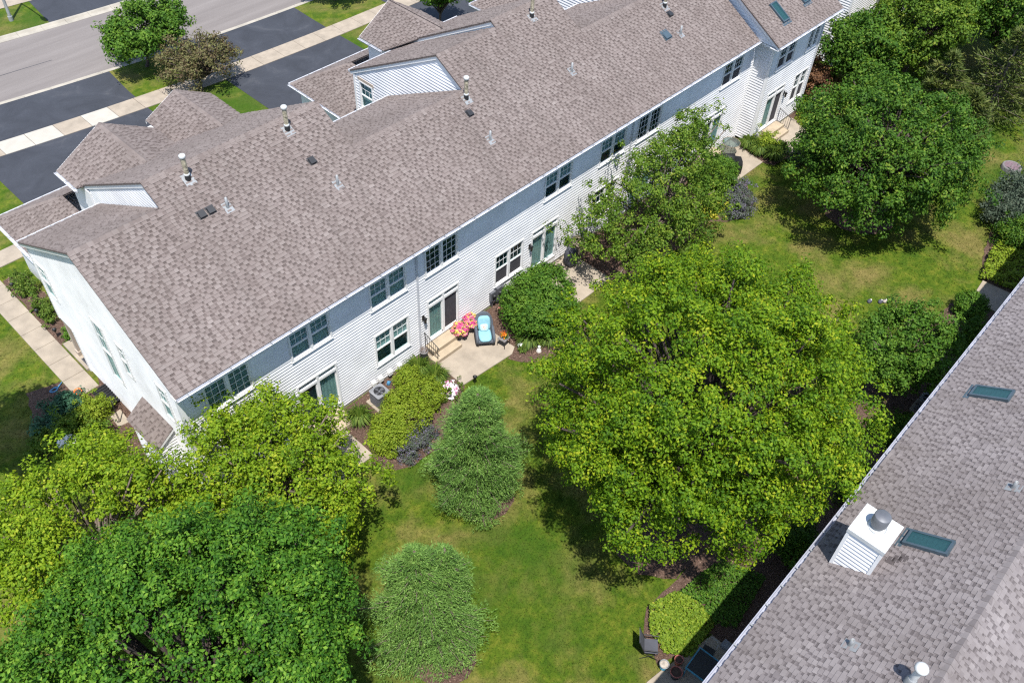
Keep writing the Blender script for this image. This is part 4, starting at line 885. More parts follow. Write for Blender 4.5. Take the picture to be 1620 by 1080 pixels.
def conifer(name, base, h, rad, mat, label, seed, tops=((0, 0, 1.),), nb=150, per=95, group=None, droop=.1, nl=.20, cat='tree', pw=.75):
    rg = np.random.default_rng(seed); t_ = thing(name, base, label, cat, group); Vs = []; Fs = []; Rs = []; n0 = 0; tr = B()
    for (ox, oy, sc) in tops:
        H = h * sc; tr.tube([(0, 0, -.1), (ox * .6, oy * .6, H * .4), (ox, oy, H * .98)], [.14, .09, .02], 8)
        for i in range(int(nb * sc)):
            s_ = rg.uniform(0, 1) ** .85; z = H * (.03 + .95 * s_); L = rad * sc * ((1 - s_) ** pw) * rg.uniform(.72, 1.1) * (1.0 if s_ > .12 else .8) + .12
            az = i * 2.39996 + rg.normal(0, .25); L *= 1 + .2 * math.sin(3 * az + 7 * s_ + seed) + .18 * math.sin(5 * az - 13 * s_); dr = np.array([math.cos(az), math.sin(az), rg.uniform(.12, .4) - .3 * (1 - s_)])
            a = np.array([ox * z / H, oy * z / H, z]); e = a + dr * L
            tr.tube([a, a + dr * L * .6, e - np.array([0, 0, droop * L * .3])], [.022, .014, .006], 4, cap=False)
            m_ = max(8, int(per * (L / rad + .25))); u = rg.uniform(.12, 1.05, m_) ** .8; side = np.array([-dr[1], dr[0], 0]); 
            sp = rg.normal(0, 1, m_) * (.30 * L * (1.1 - .6 * u) * .55 + .05); P = a + dr * L * u[:, None] + side * sp[:, None] + np.c_[np.zeros((m_, 2)), rg.normal(0, .06, m_) - droop * L * u * u * .5]
            # each spray is a thin blade pointing along the shoot
            dd = unit(dr * .8 + side * np.sign(sp)[:, None] * .55 + rg.normal(0, .45, (m_, 3)) + np.array([0, 0, .28])); N = unit(rg.normal(0, .6, (m_, 3)) + np.array([0, 0, 1])); bb = unit(np.cross(dd, N)); ln = (nl * rg.uniform(.6, 1.3, m_))[:, None]; wdt = ln * .13
            V = np.empty((m_, 3, 3)); V[:, 0] = P - bb * wdt; V[:, 1] = P + bb * wdt; V[:, 2] = P + dd * ln
            Vs.append(V.reshape(-1, 3)); Fs.append(np.arange(3 * m_).reshape(m_, 3) + n0); n0 += 3 * m_; Rs.append(np.clip(rg.normal(.5, .12) + rg.normal(0, .18, m_), 0, 1))
    V = np.concatenate(Vs); V[:, 2] = np.maximum(V[:, 2], .05)
    link('crown', arrmesh('crown', V, np.concatenate(Fs), np.concatenate(Rs)), mat, t_); tr.make('trunk', 'bark', t_); return t_

# the big lime-green maple
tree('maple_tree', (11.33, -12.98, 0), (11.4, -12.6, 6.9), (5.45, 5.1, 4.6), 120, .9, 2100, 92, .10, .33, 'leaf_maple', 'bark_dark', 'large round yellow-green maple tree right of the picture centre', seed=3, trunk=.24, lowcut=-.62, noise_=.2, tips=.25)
# bottom-left trees
tree('shade_tree', (-4.7, -8.1, 0), (-4.7, -8.1, 6.4), (4.9, 4.6, 2.9), 105, .85, 1700, 80, .105, .31, 'leaf_deep', 'bark_dark', 'large dark green shade tree filling the bottom left corner', seed=5, trunk=.22)
tree('ornamental_tree', (-4.4, -1.1, 0), (-4.4, -1.1, 3.6), (3.3, 3.5, 2.3), 50, .7, 820, 60, .11, .30, 'leaf_lime', 'bark', 'yellow-green ornamental tree at left edge, off the gable corner', seed=8, trunk=.13, noise_=.34, group='yellow-green ornamental trees at the near corner')
tree('ornamental_tree', (1.0, -3.2, 0), (1.0, -3.2, 3.6), (3.0, 3.5, 2.3), 46, .7, 760, 60, .11, .30, 'leaf_lime', 'bark', 'yellow-green ornamental tree in front of the near corner windows', seed=12, trunk=.13, noise_=.34, group='yellow-green ornamental trees at the near corner')
# loose tree beside the middle patios
tree('crabapple_tree', (22.4, -2.9, 0), (22.5, -2.6, 3.6), (4.3, 2.5, 2.6), 26, 1.15, 620, 56, .115, .32, 'leaf_mid', 'bark', 'loose mid green tree growing against the long rear wall', seed=14, trunk=.14, noise_=.42,
     lobes=[(22.5, -2.6, 4.2, 1.9, 1.7, 1.6), (20.3, -2.2, 3.2, 1.6, 1.4, 1.3), (18.9, -1.9, 3.0, 1.0, .9, .7), (24.6, -2.4, 4.2, 1.7, 1.4, 1.4), (25.9, -2.0, 5.0, 1.0, .8, .9), (27.6, -1.5, 4.6, .8, .6, .7), (25.7, -2.4, 3.2, 1.0, 1.0, .9), (22.6, -4.0, 3.0, 1.8, 1.3, 1.4), (20.6, -3.6, 2.5, 1.4, 1.2, 1.1), (24.6, -3.7, 2.6, 1.5, 1.3, 1.3), (23.6, -2.6, 5.1, 1.1, 1.0, .9)])
tree('maple_tree', (33.5, -8.4, 0), (33.2, -8.7, 4.0), (4.7, 4.7, 3.3), 80, .9, 1250, 62, .135, .36, 'leaf_forest', 'bark_dark', 'large mid green maple with dark shadow, upper right lawn', seed=17, trunk=.2, noise_=.25, lowcut=-.65)
tree('small_tree', (23.4, -15.3, 0), (23.5, -15.3, 2.5), (2.5, 1.9, 1.7), 16, .8, 420, 52, .12, .30, 'leaf_bush', 'bark', 'small rounded green tree between big maple and lower right roof gutter', seed=19, trunk=.1)
# trees at the street
tree('street_tree', (14.3, 28.7, 0), (14.6, 28.7, 2.2), (2.6, 2.3, 1.6), 22, .7, 360, 50, .16, .36, 'leaf_bush', 'bark_dark', 'green street tree overhanging the road by the kerb', seed=23, trunk=.1)
tree('street_tree', (15.2, 24.3, 0), (15.5, 24.6, 1.7), (2.3, 1.9, 1.3), 18, .6, 200, 42, .13, .34, 'leaf_bronze', 'bark_dark', 'bronze-leaved tree between the driveways in front of green tree', seed=29, trunk=.09, noise_=.35)
tree('street_tree', (27.9, 27.9, 0), (27.9, 27.9, 2.7), (2.2, 2.0, 1.4), 12, .8, 200, 44, .18, .38, 'leaf_forest', 'bark_dark', 'green tree on the far grass strip cut by the top edge', seed=31, trunk=.1)
tree('street_tree', (30.4, 20.2, 0), (30.4, 20.2, 2.8), (1.9, 1.7, 1.5), 12, .7, 220, 44, .17, .36, 'leaf_bush', 'bark_dark', 'bright green tree behind the roof peak at the top edge', seed=37, trunk=.1)
# wooded edge, upper right
for i, (x, y, h, r, m_, lab) in enumerate([
    (43.3, -2.3, 3.0, 2.3, 'leaf_forest', 'olive green tree nearest the far end of the white wall'), (46.4, -4.0, 4.2, 2.9, 'leaf_mid', 'loose green tree in front of far house wall'), (50.5, -3.2, 5.0, 3.1, 'leaf_mid', 'grey-green tree at the top edge beside far house'),
    (51.5, -7.2, 5.0, 3.2, 'leaf_forest', 'dark green tree at top edge, second from the right corner'), (56.5, -6.8, 5.5, 3.4, 'leaf_deep', 'deep green tree in the top right corner'), (53.0, -11.0, 4.5, 2.8, 'leaf_forest', 'dense green tree on right edge above the manhole'),
    (58.0, -2.0, 5.5, 3.2, 'leaf_forest', 'tall green tree cut by the top edge right of far house'), (60.5, -10.5, 5.0, 3.2, 'leaf_deep', 'dark tree hidden behind the corner trees')]):
    tree('woodland_tree', (x, y, 0), (x, y, h), (r, r, h * .72), 30, r * .28, 480, 48, .17, .42, m_, 'bark_dark', lab, seed=41 + i, trunk=.14, group='trees of the wooded edge', noise_=.3)
for i, (x, y, h, r, lab) in enumerate([(46.5, -9.3, 6.0, 2.3, 'yellow-green pine standing behind the upper right maple'), (49.5, -9.8, 5.5, 2.2, 'taller yellow-green pine beside the right edge'), (42.8, -9.2, 3.6, 1.8, 'small yellow-green pine at the maple right side'), (44.0, -7.0, 4.5, 1.9, 'pine half hidden behind the upper right maple crown')]):
    conifer('pine_tree', (x, y, 0), h, r, 'needle_y', lab, 61 + i, nb=110, per=60, group='pines of the wooded edge', nl=.3)
# blue-green conifers on the lawn
conifer('conifer_tree', (7.15, -6.6, 0), 5.7, 1.75, 'needle', 'soft grey-green conifer on the lawn, upper of the two', 71, nb=480, per=330, group='lawn conifers', nl=.095, pw=.6)
conifer('conifer_tree', (1.85, -9.65, 0), 5.9, 1.95, 'needle', 'soft grey-green conifer with two tops at bottom of the lawn', 73, tops=((-.25, .1, 1.), (.75, -.15, .86), (-.85, .2, .62)), nb=320, per=290, group='lawn conifers', nl=.095, pw=.8)
# shrubs
shrub('round_shrub', (15.5, -2.2, 0), [(0, 0, 1.1, 1.65, 1.6, 1.3), (-.4, -.4, 1.2, 1.2, 1.1, 1.0), (.5, .2, 1.5, 1.1, 1.1, .95), (.2, -.7, .8, 1.2, 1.0, .8)], 620, 50, .105, .24, 'leaf_bush', 'large clipped round green shrub beside the flowered patio', seed=81, shell=.82, noise_=.06)
shrub('spirea_shrub', (7.3, -2.3, 0), [(0, 0, .4, 1.3, 1.0, .75), (-1.0, -.3, .35, .8, .8, .6), (1.2, .2, .4, .9, .8, .65), (.4, .5, .5, .8, .6, .6)], 520, 46, .075, .2, 'leaf_spirea', 'wide yellow-green shrub in front of the air conditioner', seed=83, shell=.8, noise_=.05)
shrub('spirea_shrub', (8.75, -.95, 0), [(0, 0, .4, .55, .45, .55)], 120, 40, .07, .17, 'leaf_spirea', 'small bright green shrub under the ground floor window', seed=85, shell=.75, noise_=.05)
shrub('catmint', (6.75, -3.55, 0), [(0, 0, .2, .75, .4, .35), (.6, .1, .2, .5, .4, .35)], 150, 40, .06, .15, 'leaf_catmint', 'purple-grey catmint at the edge of near mulch bed', 'plant', seed=87, stems=False)
shrub('catmint', (29.0, -3.75, 0), [(0, 0, .3, .9, .7, .5), (.7, .6, .3, .8, .7, .5), (-.5, -.3, .25, .6, .5, .4)], 300, 42, .07, .17, 'leaf_catmint', 'large purple catmint mound beside the covered grill', 'plant', seed=88, stems=False)
shrub('hosta', (27.8, -3.1, 0), [(0, 0, .15, .6, .55, .3)], 60, 22, .16, .2, 'leaf_gold', 'golden yellow hosta in the mulch by catmint mound', 'plant', seed=89, stems=False)
shrub('evergreen_shrub', (29.6, -2.0, 0), [(0, 0, .8, 1.0, .9, .95), (-.5, .2, .7, .8, .7, .8)], 300, 44, .09, .2, 'leaf_bush', 'dark rounded shrub beside the covered grill', seed=90, shell=.8, noise_=.06)
def grassy(name, base, n, h, rad, mat, label, cat='plant', group=None, seed=1):
    rg = np.random.default_rng(seed); t_ = thing(name, base, label, cat, group); az = rg.uniform(0, 6.283, n); r0 = rad * .35 * np.sqrt(rg.uniform(0, 1, n)); out = rad * rg.uniform(.3, 1, n); hh = h * rg.uniform(.6, 1.1, n)
    dr = np.stack([np.cos(az), np.sin(az), np.zeros(n)], 1); sd = np.stack([-np.sin(az), np.cos(az), np.zeros(n)], 1); P0 = dr * r0[:, None]; w_ = rg.uniform(.012, .02, n)[:, None]
    P1 = P0 + dr * (out * .45)[:, None]; P1[:, 2] = hh; P2 = P0 + dr * out[:, None]; P2[:, 2] = hh * rg.uniform(.45, .9, n)
    V = np.stack([P0 - sd * w_, P0 + sd * w_, P1 + sd * w_ * 1.2, P1 - sd * w_ * 1.2, P2 + sd * w_ * .2, P2 - sd * w_ * .2], 1).reshape(-1, 3)
    i = np.arange(n)[:, None] * 6; F = np.concatenate([i + np.array([[0, 1, 2, 3]]), i + np.array([[3, 2, 4, 5]])])
    link('foliage', arrmesh('foliage', V, F, np.tile(rg.uniform(0, 1, n), 2)), mat, t_); return t_
GL = 'tufts of strap-leaved plants'
for i, (x, y, n, h, r, lab) in enumerate([(6.1, -.95, 300, .55, .55, 'dark grassy tuft left of the near air conditioner'), (9.55, -.7, 420, .55, .6, 'grassy daylily tuft beside the downspout'), (9.75, -1.5, 420, .5, .6, 'grassy daylily tuft near the steps, behind white flowers'), (9.3, -1.9, 300, .4, .5, 'low grassy tuft beside the wide yellow-green shrub'),
    (14.25, -2.75, 420, .5, .65, 'grassy clump below the round shrub, left one'), (14.95, -3.3, 420, .5, .7, 'grassy clump below the round shrub, right one'), (13.6, -2.95, 120, .25, .25, 'tiny grassy tuft at the patio corner'),
    (33.95, -1.1, 420, .6, .55, 'daylily clump at jog corner, nearest the wall'), (33.95, -1.9, 420, .6, .6, 'daylily clump second from the jog corner'), (34.1, -2.7, 420, .6, .6, 'daylily clump at the lawn end of its row'), (34.9, -2.6, 420, .55, .6, 'daylily clump at the edge of the far patio')]):
    grassy('daylily', (x, y, .01), n, h, r, 'leaf_grassy', lab, group=GL, seed=100 + i)
shrub('spirea_shrub', (39.2, -1.75, 0), [(0, 0, .4, .6, .5, .5), (-.6, -.3, .3, .4, .4, .35)], 130, 40, .08, .18, 'leaf_spirea', 'bright green shrub in front of far air conditioner', seed=110, stems=False)
shrub('spirea_shrub', (34.7, -1.75, 0), [(0, 0, .35, .45, .4, .4)], 80, 36, .09, .18, 'leaf_spirea', 'lime green shrub among the daylilies by the jog wall', seed=111, stems=False)
shrub('grey_shrub', (35.3, -4.0, 0), [(0, 0, .4, .8, .6, .55)], 130, 40, .08, .18, 'leaf_grey', 'grey-leaved shrub in shade under the upper right maple', seed=112, stems=False)
shrub('rust_shrub', (41.6, -.9, 0), [(0, 0, .9, 1.0, .8, .9), (.7, 1.2, .9, 1.0, 1.0, 1.0)], 220, 36, .12, .26, 'leaf_rust', 'rust-brown shrub past the far corner of the row', seed=113)
shrub('evergreen_shrub', (41.4, 1.4, 0), [(0, 0, 1.0, .9, .9, 1.0)], 160, 38, .11, .24, 'leaf_forest', 'dark green shrub at the far downspout beside rust-brown shrub', seed=114)
# planting by the lower right house
def carpet(name, poly, n, leaf, h, mat, label, seed):
    rg = np.random.default_rng(seed); global rng; rng = rg; xs = [p[0] for p in poly]; yy = [p[1] for p in poly]; Q = np.stack([rg.uniform(min(xs), max(xs), n), rg.uniform(min(yy), max(yy), n)], 1); Q = Q[inpoly(Q, poly)]; n = len(Q)
    zz = h * (.55 + .3 * np.sin(Q[:, 0] * 5.1 + Q[:, 1] * 2.3) * np.sin(Q[:, 1] * 4.3) + .25 * rg.uniform(-1, 1, n)); V, F = cards(np.c_[Q, np.maximum(.04, zz)], np.c_[rg.normal(0, .45, (n, 2)), np.ones(n)], leaf, .7, .35, -.08)
    o = link(name, arrmesh(name, V, F, np.clip(rg.normal(.5, .22, n), 0, 1)), mat, label=label, cat='ground cover', kind='stuff'); return o
carpet('ground_cover', [(7.0, -15.7), (7.25, -14.85), (7.95, -14.3), (9.0, -14.6), (9.3, -15.6), (9.0, -16.3), (7.5, -16.4)], 5200, .10, .35, 'leaf_cover', 'yellow-green leafy ground cover beside the dark folding chair', 120)
carpet('ground_cover', [(9.1, -14.7), (11.2, -15.0), (11.8, -16.6), (9.4, -16.9), (9.0, -16.2), (9.35, -15.6)], 4800, .09, .38, 'leaf_bush', 'darker green ground cover along the gutter shadow line', 121)
carpet('ground_cover', [(32.9, -15.2), (35.2, -14.7), (37.6, -14.8), (38.5, -16.6), (33.2, -16.8)], 7000, .11, .5, 'leaf_spirea', 'bright clipped ground cover right of the concrete walk', 122)
shrub('evergreen_shrub', (30.2, -15.8, 0), [(0, 0, .5, .75, .65, .6)], 170, 40, .085, .2, 'leaf_bush', 'small round shrub left of the concrete walk', seed=124, shell=.8, noise_=.05)
shrub('grey_shrub', (38.6, -14.1, 0), [(0, 0, .9, 1.7, 1.3, 1.0), (1.5, .3, .8, 1.3, 1.1, .9)], 380, 38, .10, .26, 'leaf_grey', 'wide grey-green shrub at the right edge below the manhole', seed=125)
shrub('evergreen_shrub', (36.9, -15.0, 0), [(0, 0, .6, 1.0, .8, .7)], 190, 38, .10, .22, 'leaf_forest', 'dark green shrub at right edge above the bright ground cover', seed=126)
for i, (x, y, r, lab) in enumerate([(28.2, -16.6, .8, 'dark shrub in shade under the gutter, left of small round shrub'), (21.0, -16.9, .8, 'shaded shrub under the gutter beside the large maple'), (17.5, -16.7, .9, 'shaded shrub under the gutter behind the maple crown'), (13.5, -16.6, .9, 'shaded shrub under the gutter nearest the ground cover')]):
    shrub('evergreen_shrub', (x, y, 0), [(0, 0, .5, r, r * .8, .6)], 120, 34, .10, .22, 'leaf_forest', lab, seed=130 + i, stems=False)
# planting at the gable end, left
shrub('leafy_shrub', (-2.1, 7.5, 0), [(0, 0, .25, .6, .55, .3), (-.7, -.5, .25, .5, .5, .3), (.45, .1, .22, .4, .35, .25)], 220, 40, .10, .2, 'leaf_bluegreen', 'blue-green leafy plant beside the orange pot', 'plant', seed=140, stems=False)
shrub('spirea_shrub', (-1.2, 6.55, 0), [(0, 0, .35, .5, .5, .4)], 150, 40, .075, .17, 'leaf_spirea', 'rounded lime green shrub beside window well cover', seed=141, shell=.8)
shrub('leafy_shrub', (-2.4, 6.0, 0), [(0, 0, .4, .7, .7, .5), (-.8, .2, .35, .6, .6, .4), (.5, -.7, .4, .6, .6, .5)], 240, 40, .10, .22, 'leaf_mid', 'mid green shrub mass left of the stepping slab', seed=142, stems=False)
shrub('leafy_shrub', (-2.9, 4.6, 0), [(0, 0, .4, .8, .8, .5), (.9, .2, .4, .6, .6, .45)], 240, 40, .11, .22, 'leaf_lime', 'yellow-green shrub in front of the side bay', seed=143, stems=False)
for i, (x, y, s_, lab) in enumerate([(.25, 15.9, .55, 'leafy shrub at top of the walkway bed'), (.2, 15.0, .42, 'second leafy plant down the walkway bed'), (.15, 13.7, .38, 'third leafy plant down the walkway bed'), (.15, 12.8, .42, 'fourth leafy plant down the walkway bed'), (.3, 11.2, .45, 'green plant behind the porch column')]):
    shrub('leafy_shrub', (x, y, 0), [(0, 0, .2, s_ * .55, s_ * .75, .28)], 50, 30, .085, .14, 'leaf_grassy' if i != 4 else 'leaf_bush', lab, 'plant', seed=150 + i, stems=False, group='plants of the walkway bed')
# tree standing just outside the left edge, its shade falls on the side lawn
tree('shade_tree', (-5.7, 5.0, 0), (-5.7, 5.0, 9.0), (1.9, 2.1, 2.0), 20, .8, 420, 50, .17, .42, 'leaf_forest', 'bark_dark', 'dark green tree shading the side lawn at the left edge', seed=160, trunk=.16)

# ------------------------------------------------------------------ things on the patios and lawn
def steps(x0, x1, y, lx0, lx1, label, rail=None):
    t_ = thing('door_steps', ((x0 + x1) / 2, y, 0), label, 'steps', 'concrete steps at the sliding doors'); cx = (x0 + x1) / 2
    B().box(lx0 - cx, lx1 - cx, -.58, -.04, .056, .42).make('landing', 'step_concrete', t_); B().box(x0 - cx, x1 - cx, -.96, -.585, .056, .235).make('step', 'step_concrete', t_)
    if rail is not None:
        r_ = B(); rx = rail - cx
        r_.tube([(rx, -.1, .37), (rx, -.1, 1.25)], .018, 6); r_.tube([(rx, -.88, .2), (rx, -.88, .95)], .018, 6); r_.tube([(rx, -.05, 1.28), (rx, -.9, .97), (rx, -.98, .9)], .02, 6); r_.tube([(rx, -.1, .5), (rx, -.88, .32)], .012, 6)
        for i in range(1, 6): yy = -.1 - .78 * i / 6; zo = -.18 * i / 6; r_.tube([(rx, yy, .5 + zo), (rx, yy, 1.25 - .3 * i / 6)], .009, 5)
        r_.make('railing', 'black_metal', t_)
    return t_
steps(10.3, 11.85, 0, 10.55, 11.95, 'two concrete steps with black railing at the flowered patio', 10.5)
steps(35.3, 36.95, WY, 35.4, 36.95, 'two concrete steps with black railing at the far patio', 36.9)
steps(4.3, 5.8, 0, 4.3, 5.8, 'concrete steps under the nearest sliding door behind the yellow-green tree'); steps(30.5, 32.1, 0, 30.5, 32.1, 'concrete steps beside the round glass table')
def ac_unit(loc, label, mat='grey_ac', rz=0):
    t_ = thing('air_conditioner', loc, label, 'air conditioner', 'air conditioning units', rz); a = .31
    B().box(-.42, .42, -.42, .42, 0, .06).make('pad', 'concrete', t_)
    def ring(r, z0, z1):
        b_ = B(); q = []
        for cx_, cy_, s0 in ((r - .07, r - .07, 0), (-r + .07, r - .07, 90), (-r + .07, -r + .07, 180), (r - .07, -r + .07, 270)):
            for k in range(4): q.append((cx_ + .07 * math.cos(R(s0 + 30 * k)), cy_ + .07 * math.sin(R(s0 + 30 * k))))
        return q
    B().prism(ring(a - .025, 0, 0), .06, .70).make('coil', 'black_plastic', t_)
    f_ = B()
    for k in range(9): f_.prism(ring(a, 0, 0), .09 + k * .068, .125 + k * .068)
    f_.make('fins', mat, t_)['kind'] = 'stuff'
    q = ring(a + .012, 0, 0); n = len(q); c_ = B(); inner = [(.235 * math.cos(2 * math.pi * (k + .5) / n), .235 * math.sin(2 * math.pi * (k + .5) / n)) for k in range(n)]
    c_.add([(x, y, .69) for x, y in q] + [(x, y, .735) for x, y in q] + [(x, y, .75) for x, y in inner] + [(x, y, .66) for x, y in inner], [(i, (i + 1) % n, n + (i + 1) % n, n + i) for i in range(n)] + [(n + i, n + (i + 1) % n, 2 * n + (i + 1) % n, 2 * n + i) for i in range(n)] + [(2 * n + i, 2 * n + (i + 1) % n, 3 * n + (i + 1) % n, 3 * n + i) for i in range(n)])
    c_.make('top_cover', 'light_ac', t_)
    B().lathe((0, 0, 0), [(.001, .701), (.235, .701)], 16, cap=False).make('fan_well', 'black_plastic', t_)
    fn = B(); fn.lathe((0, 0, 0), [(.05, .705), (.05, .73), (.001, .735)], 12)
    for k in range(4):
        th = k * math.pi / 2; d = V3(math.cos(th), math.sin(th), 0); p_ = V3(-math.sin(th), math.cos(th), 0); fn.add([d * .05 + V3(0, 0, .71), d * .21 - p_ * .06 + V3(0, 0, .706), d * .21 + p_ * .08 + V3(0, 0, .725), d * .05 + p_ * .05 + V3(0, 0, .725)], [(0, 1, 2, 3)])
    fn.make('fan', 'grey_ac', t_)
    gr = B()
    for rr in (.08, .13, .18, .23): gr.tube([(rr * math.cos(k * .5236), rr * math.sin(k * .5236), .752) for k in range(13)], .003, 4, cap=False)
    for k in range(8): th = k * math.pi / 4; gr.tube([(.05 * math.cos(th), .05 * math.sin(th), .752), (.24 * math.cos(th), .24 * math.sin(th), .752)], .003, 4, cap=False)
    gr.make('fan_grille', 'black_metal', t_)['kind'] = 'stuff'
    B().box(-.0, .09, -a - .006, -a + .001, .48, .56).make('badge', 'red_flower', t_); return t_
ac_unit((7.32, -.82, 0), 'grey air conditioner with round fan beside the yellow-green shrub')
ac_unit((40.35, -1.75, 0), 'pale grey air conditioner at the far end of the row', 'light_ac'); ac_unit((23.25, -17.0, 0), 'shaded air conditioner under the lower right gutter', 'light_ac', .02)
bx = thing('utility_cabinet', (20.0, -.45, 0), 'brown cabinet against the wall in the tree shade', 'cabinet'); B().box(-.3, .3, -.3, .25, 0, .95).make('body', 'brown_box', bx); B().add([(-.33, -.34, .95), (.33, -.34, .95), (.33, .28, 1.0), (-.33, .28, 1.0), (-.33, -.34, .99), (.33, -.34, .99), (.33, .28, 1.04), (-.33, .28, 1.04)], [(0, 3, 2, 1), (4, 5, 6, 7), (0, 1, 5, 4), (1, 2, 6, 5), (2, 3, 7, 6), (3, 0, 4, 7)]).make('lid', 'brown_box', bx)
gb = thing('covered_grill', (19.3, -.7, 0), 'dark blue covered grill by the brown cabinet in tree shade', 'grill'); B().soft((0, 0, .55), (.3, .3, .55), squash=3).make('cover', 'dark_chair', gb); B().soft((0, 0, .95), (.24, .26, .18), squash=2.4).make('hood', 'dark_chair', gb)
# lounge chair with blue cushions
lc = thing('lounge_chair', (12.85, -1.35, .055), 'wicker lounge chair with pale blue cushions on the flowered patio', 'chair', rz=R(-38))
b_ = B(); b_.box(-.34, .34, -.42, .36, .22, .32); b_.make('seat_base', 'wicker', lc)
for sx in (-1, 1):
    a_ = B(); a_.soft((sx * .37, -.02, .38), (.075, .46, .26), squash=3.2); a_.make('arm', 'wicker', lc)
    for sy in (-.36, .34): B().tube([(sx * .33, sy, 0), (sx * .33, sy, .24)], [.03, .035], 8).make('leg', 'black_metal', lc)
bk = B(); n = 12; vs = []
for dy in (0, .07):
    for i in range(n + 1):
        th = math.pi * i / n; vs.append((-.42 * math.cos(th), .36 + dy + .28 * (.25 + .75 * math.sin(th)), .3 + .80 * (.35 + .65 * math.sin(th))))
    vs += [(.36, .36 + dy, .25), (-.36, .36 + dy, .25)]
m_ = n + 3; bk.add(vs, [tuple(range(m_))[::-1], tuple(range(m_, 2 * m_))] + [(i, (i + 1) % m_, m_ + (i + 1) % m_, m_ + i) for i in range(m_)]); bk.make('backrest', 'wicker', lc)
B().soft((0, -.07, .39), (.29, .40, .085), squash=3.4).make('seat_cushion', 'blue_cushion', lc)
bc = B().soft((0, 0, 0), (.29, .085, .37), squash=3.4); bc.xf(Matrix.Translation((0, .33, .72)) @ Matrix.Rotation(R(-20), 4, 'X')); bc.make('back_cushion', 'blue_cushion', lc)
pw = thing('throw_pillow', (12.90, -1.27, .055 + .47), 'small pale pillow with orange motif on the lounge chair', 'pillow', rz=R(-38))
p_ = B().soft((0, 0, .17), (.19, .06, .17), squash=3.2); p_.xf(Matrix.Rotation(R(-35), 4, 'X')); p_.make('cushion', 'pale_cushion', pw)
mo_ = B()
for k in range(5): th = k * 1.2566; mo_.soft((.05 * math.cos(th), -.057, .17 + .05 * math.sin(th)), (.026, .008, .026), 8, 5, 2)
mo_.xf(Matrix.Rotation(R(-35), 4, 'X')); mo_.make('motif', 'orange', pw)['kind'] = 'stuff'
st = thing('side_table', (13.25, -2.12, .055), 'small dark square side table beside the lounge chair', 'table', rz=R(8)); B().box(-.2, .2, -.2, .2, .40, .44).make('top', 'planter_grey', st)
for sx in (-1, 1):
    for sy in (-1, 1): B().tube([(sx * .17, sy * .17, .4), (sx * .2, sy * .2, 0)], .016, 6).make('leg', 'black_metal', st)
def potted(loc, r, h, fr_, mat_pot, pet, label, leaf='leaf_bush', n=90, seed=1, name='flower_pot', group=None, pn=34):
    t_ = thing(name, loc, label, 'flower pot', group); B().lathe((0, 0, 0), [(r * .72, 0), (r * .95, h * .9), (r * 1.04, h * .9), (r * 1.04, h), (r * .9, h), (r * .88, h - .05), (.001, h - .05)], 18, cap=False).make('pot', mat_pot, t_); 
    V, F, rn, _ = foliage([(0, 0, h + fr_ * .35, fr_ * .85, fr_ * .85, fr_ * .7)], n // 2, 24, .07, .1, seed, noise_=.03); V[:, 2] = np.maximum(V[:, 2], .03); link('leaves', arrmesh('leaves', V, F, rn), leaf, t_)
    if pet: V, F, rn, _ = foliage([(0, 0, h + fr_ * .4, fr_, fr_, fr_ * .8)], n, pn, .075, .09, seed + 1, noise_=.03, tone=.2, aspect=.9, shell=.9); V[:, 2] = np.maximum(V[:, 2], .03); link('petals', arrmesh('petals', V, F, rn), pet, t_)
    return t_
potted((12.2, -.48, .055), .2, .38, .33, 'planter_grey', 'petal_pink', 'pot of pink petunias beside the steps, left of the pair', seed=201, group='pink flower pots')
potted((12.85, -.45, .055), .2, .38, .32, 'planter_grey', 'petal_pink', 'pot of pink and yellow flowers next to the lounge chair', seed=203, group='pink flower pots')
leafmat('petal_orange', [(0, (.35, .03, .01)), (.5, (.55, .12, .01)), (1, (.6, .28, .03))], .2)
potted((13.28, -2.1, .50), .07, .09, .09, 'ornament_white', 'petal_orange', 'tiny pot of orange flowers on the side table', seed=205, n=12, pn=12)
t_ = shrub('petunia', (9.65, -2.4, 0), [(0, 0, .16, .42, .32, .22)], 60, 30, .07, .1, 'leaf_grassy', 'white and pink petunias at the front of the near mulch bed', 'flowers', seed=207, stems=False)
V, F, rn, _ = foliage([(0, 0, .2, .45, .35, .25)], 80, 22, .08, .09, 208, noise_=.03, aspect=.95, tone=.2); V[:, 2] = np.maximum(V[:, 2], .05); link('petals', arrmesh('petals', V, F, rn), 'petal_white', t_)
tp_ = thing('tall_planter', (10.12, -.42, 0), 'tall grey stone planter at the foot of the downspout', 'planter'); B().lathe((0, 0, 0), [(.15, 0), (.17, .05), (.16, .62), (.19, .66), (.19, .74), (.15, .74), (.14, .66), (.001, .66)], 18, cap=False).make('body', 'planter_grey', tp_)
b_ = B(); rg = random.Random(4)
for k in range(26): th = rg.uniform(0, 6.28); b_.tube([(0.08 * math.cos(th), .08 * math.sin(th), .64), (.17 * math.cos(th), .17 * math.sin(th), .8 + rg.uniform(0, .12))], .006, 4, cap=False)
b_.make('dry_stems', 'wood_post', tp_)['kind'] = 'stuff'
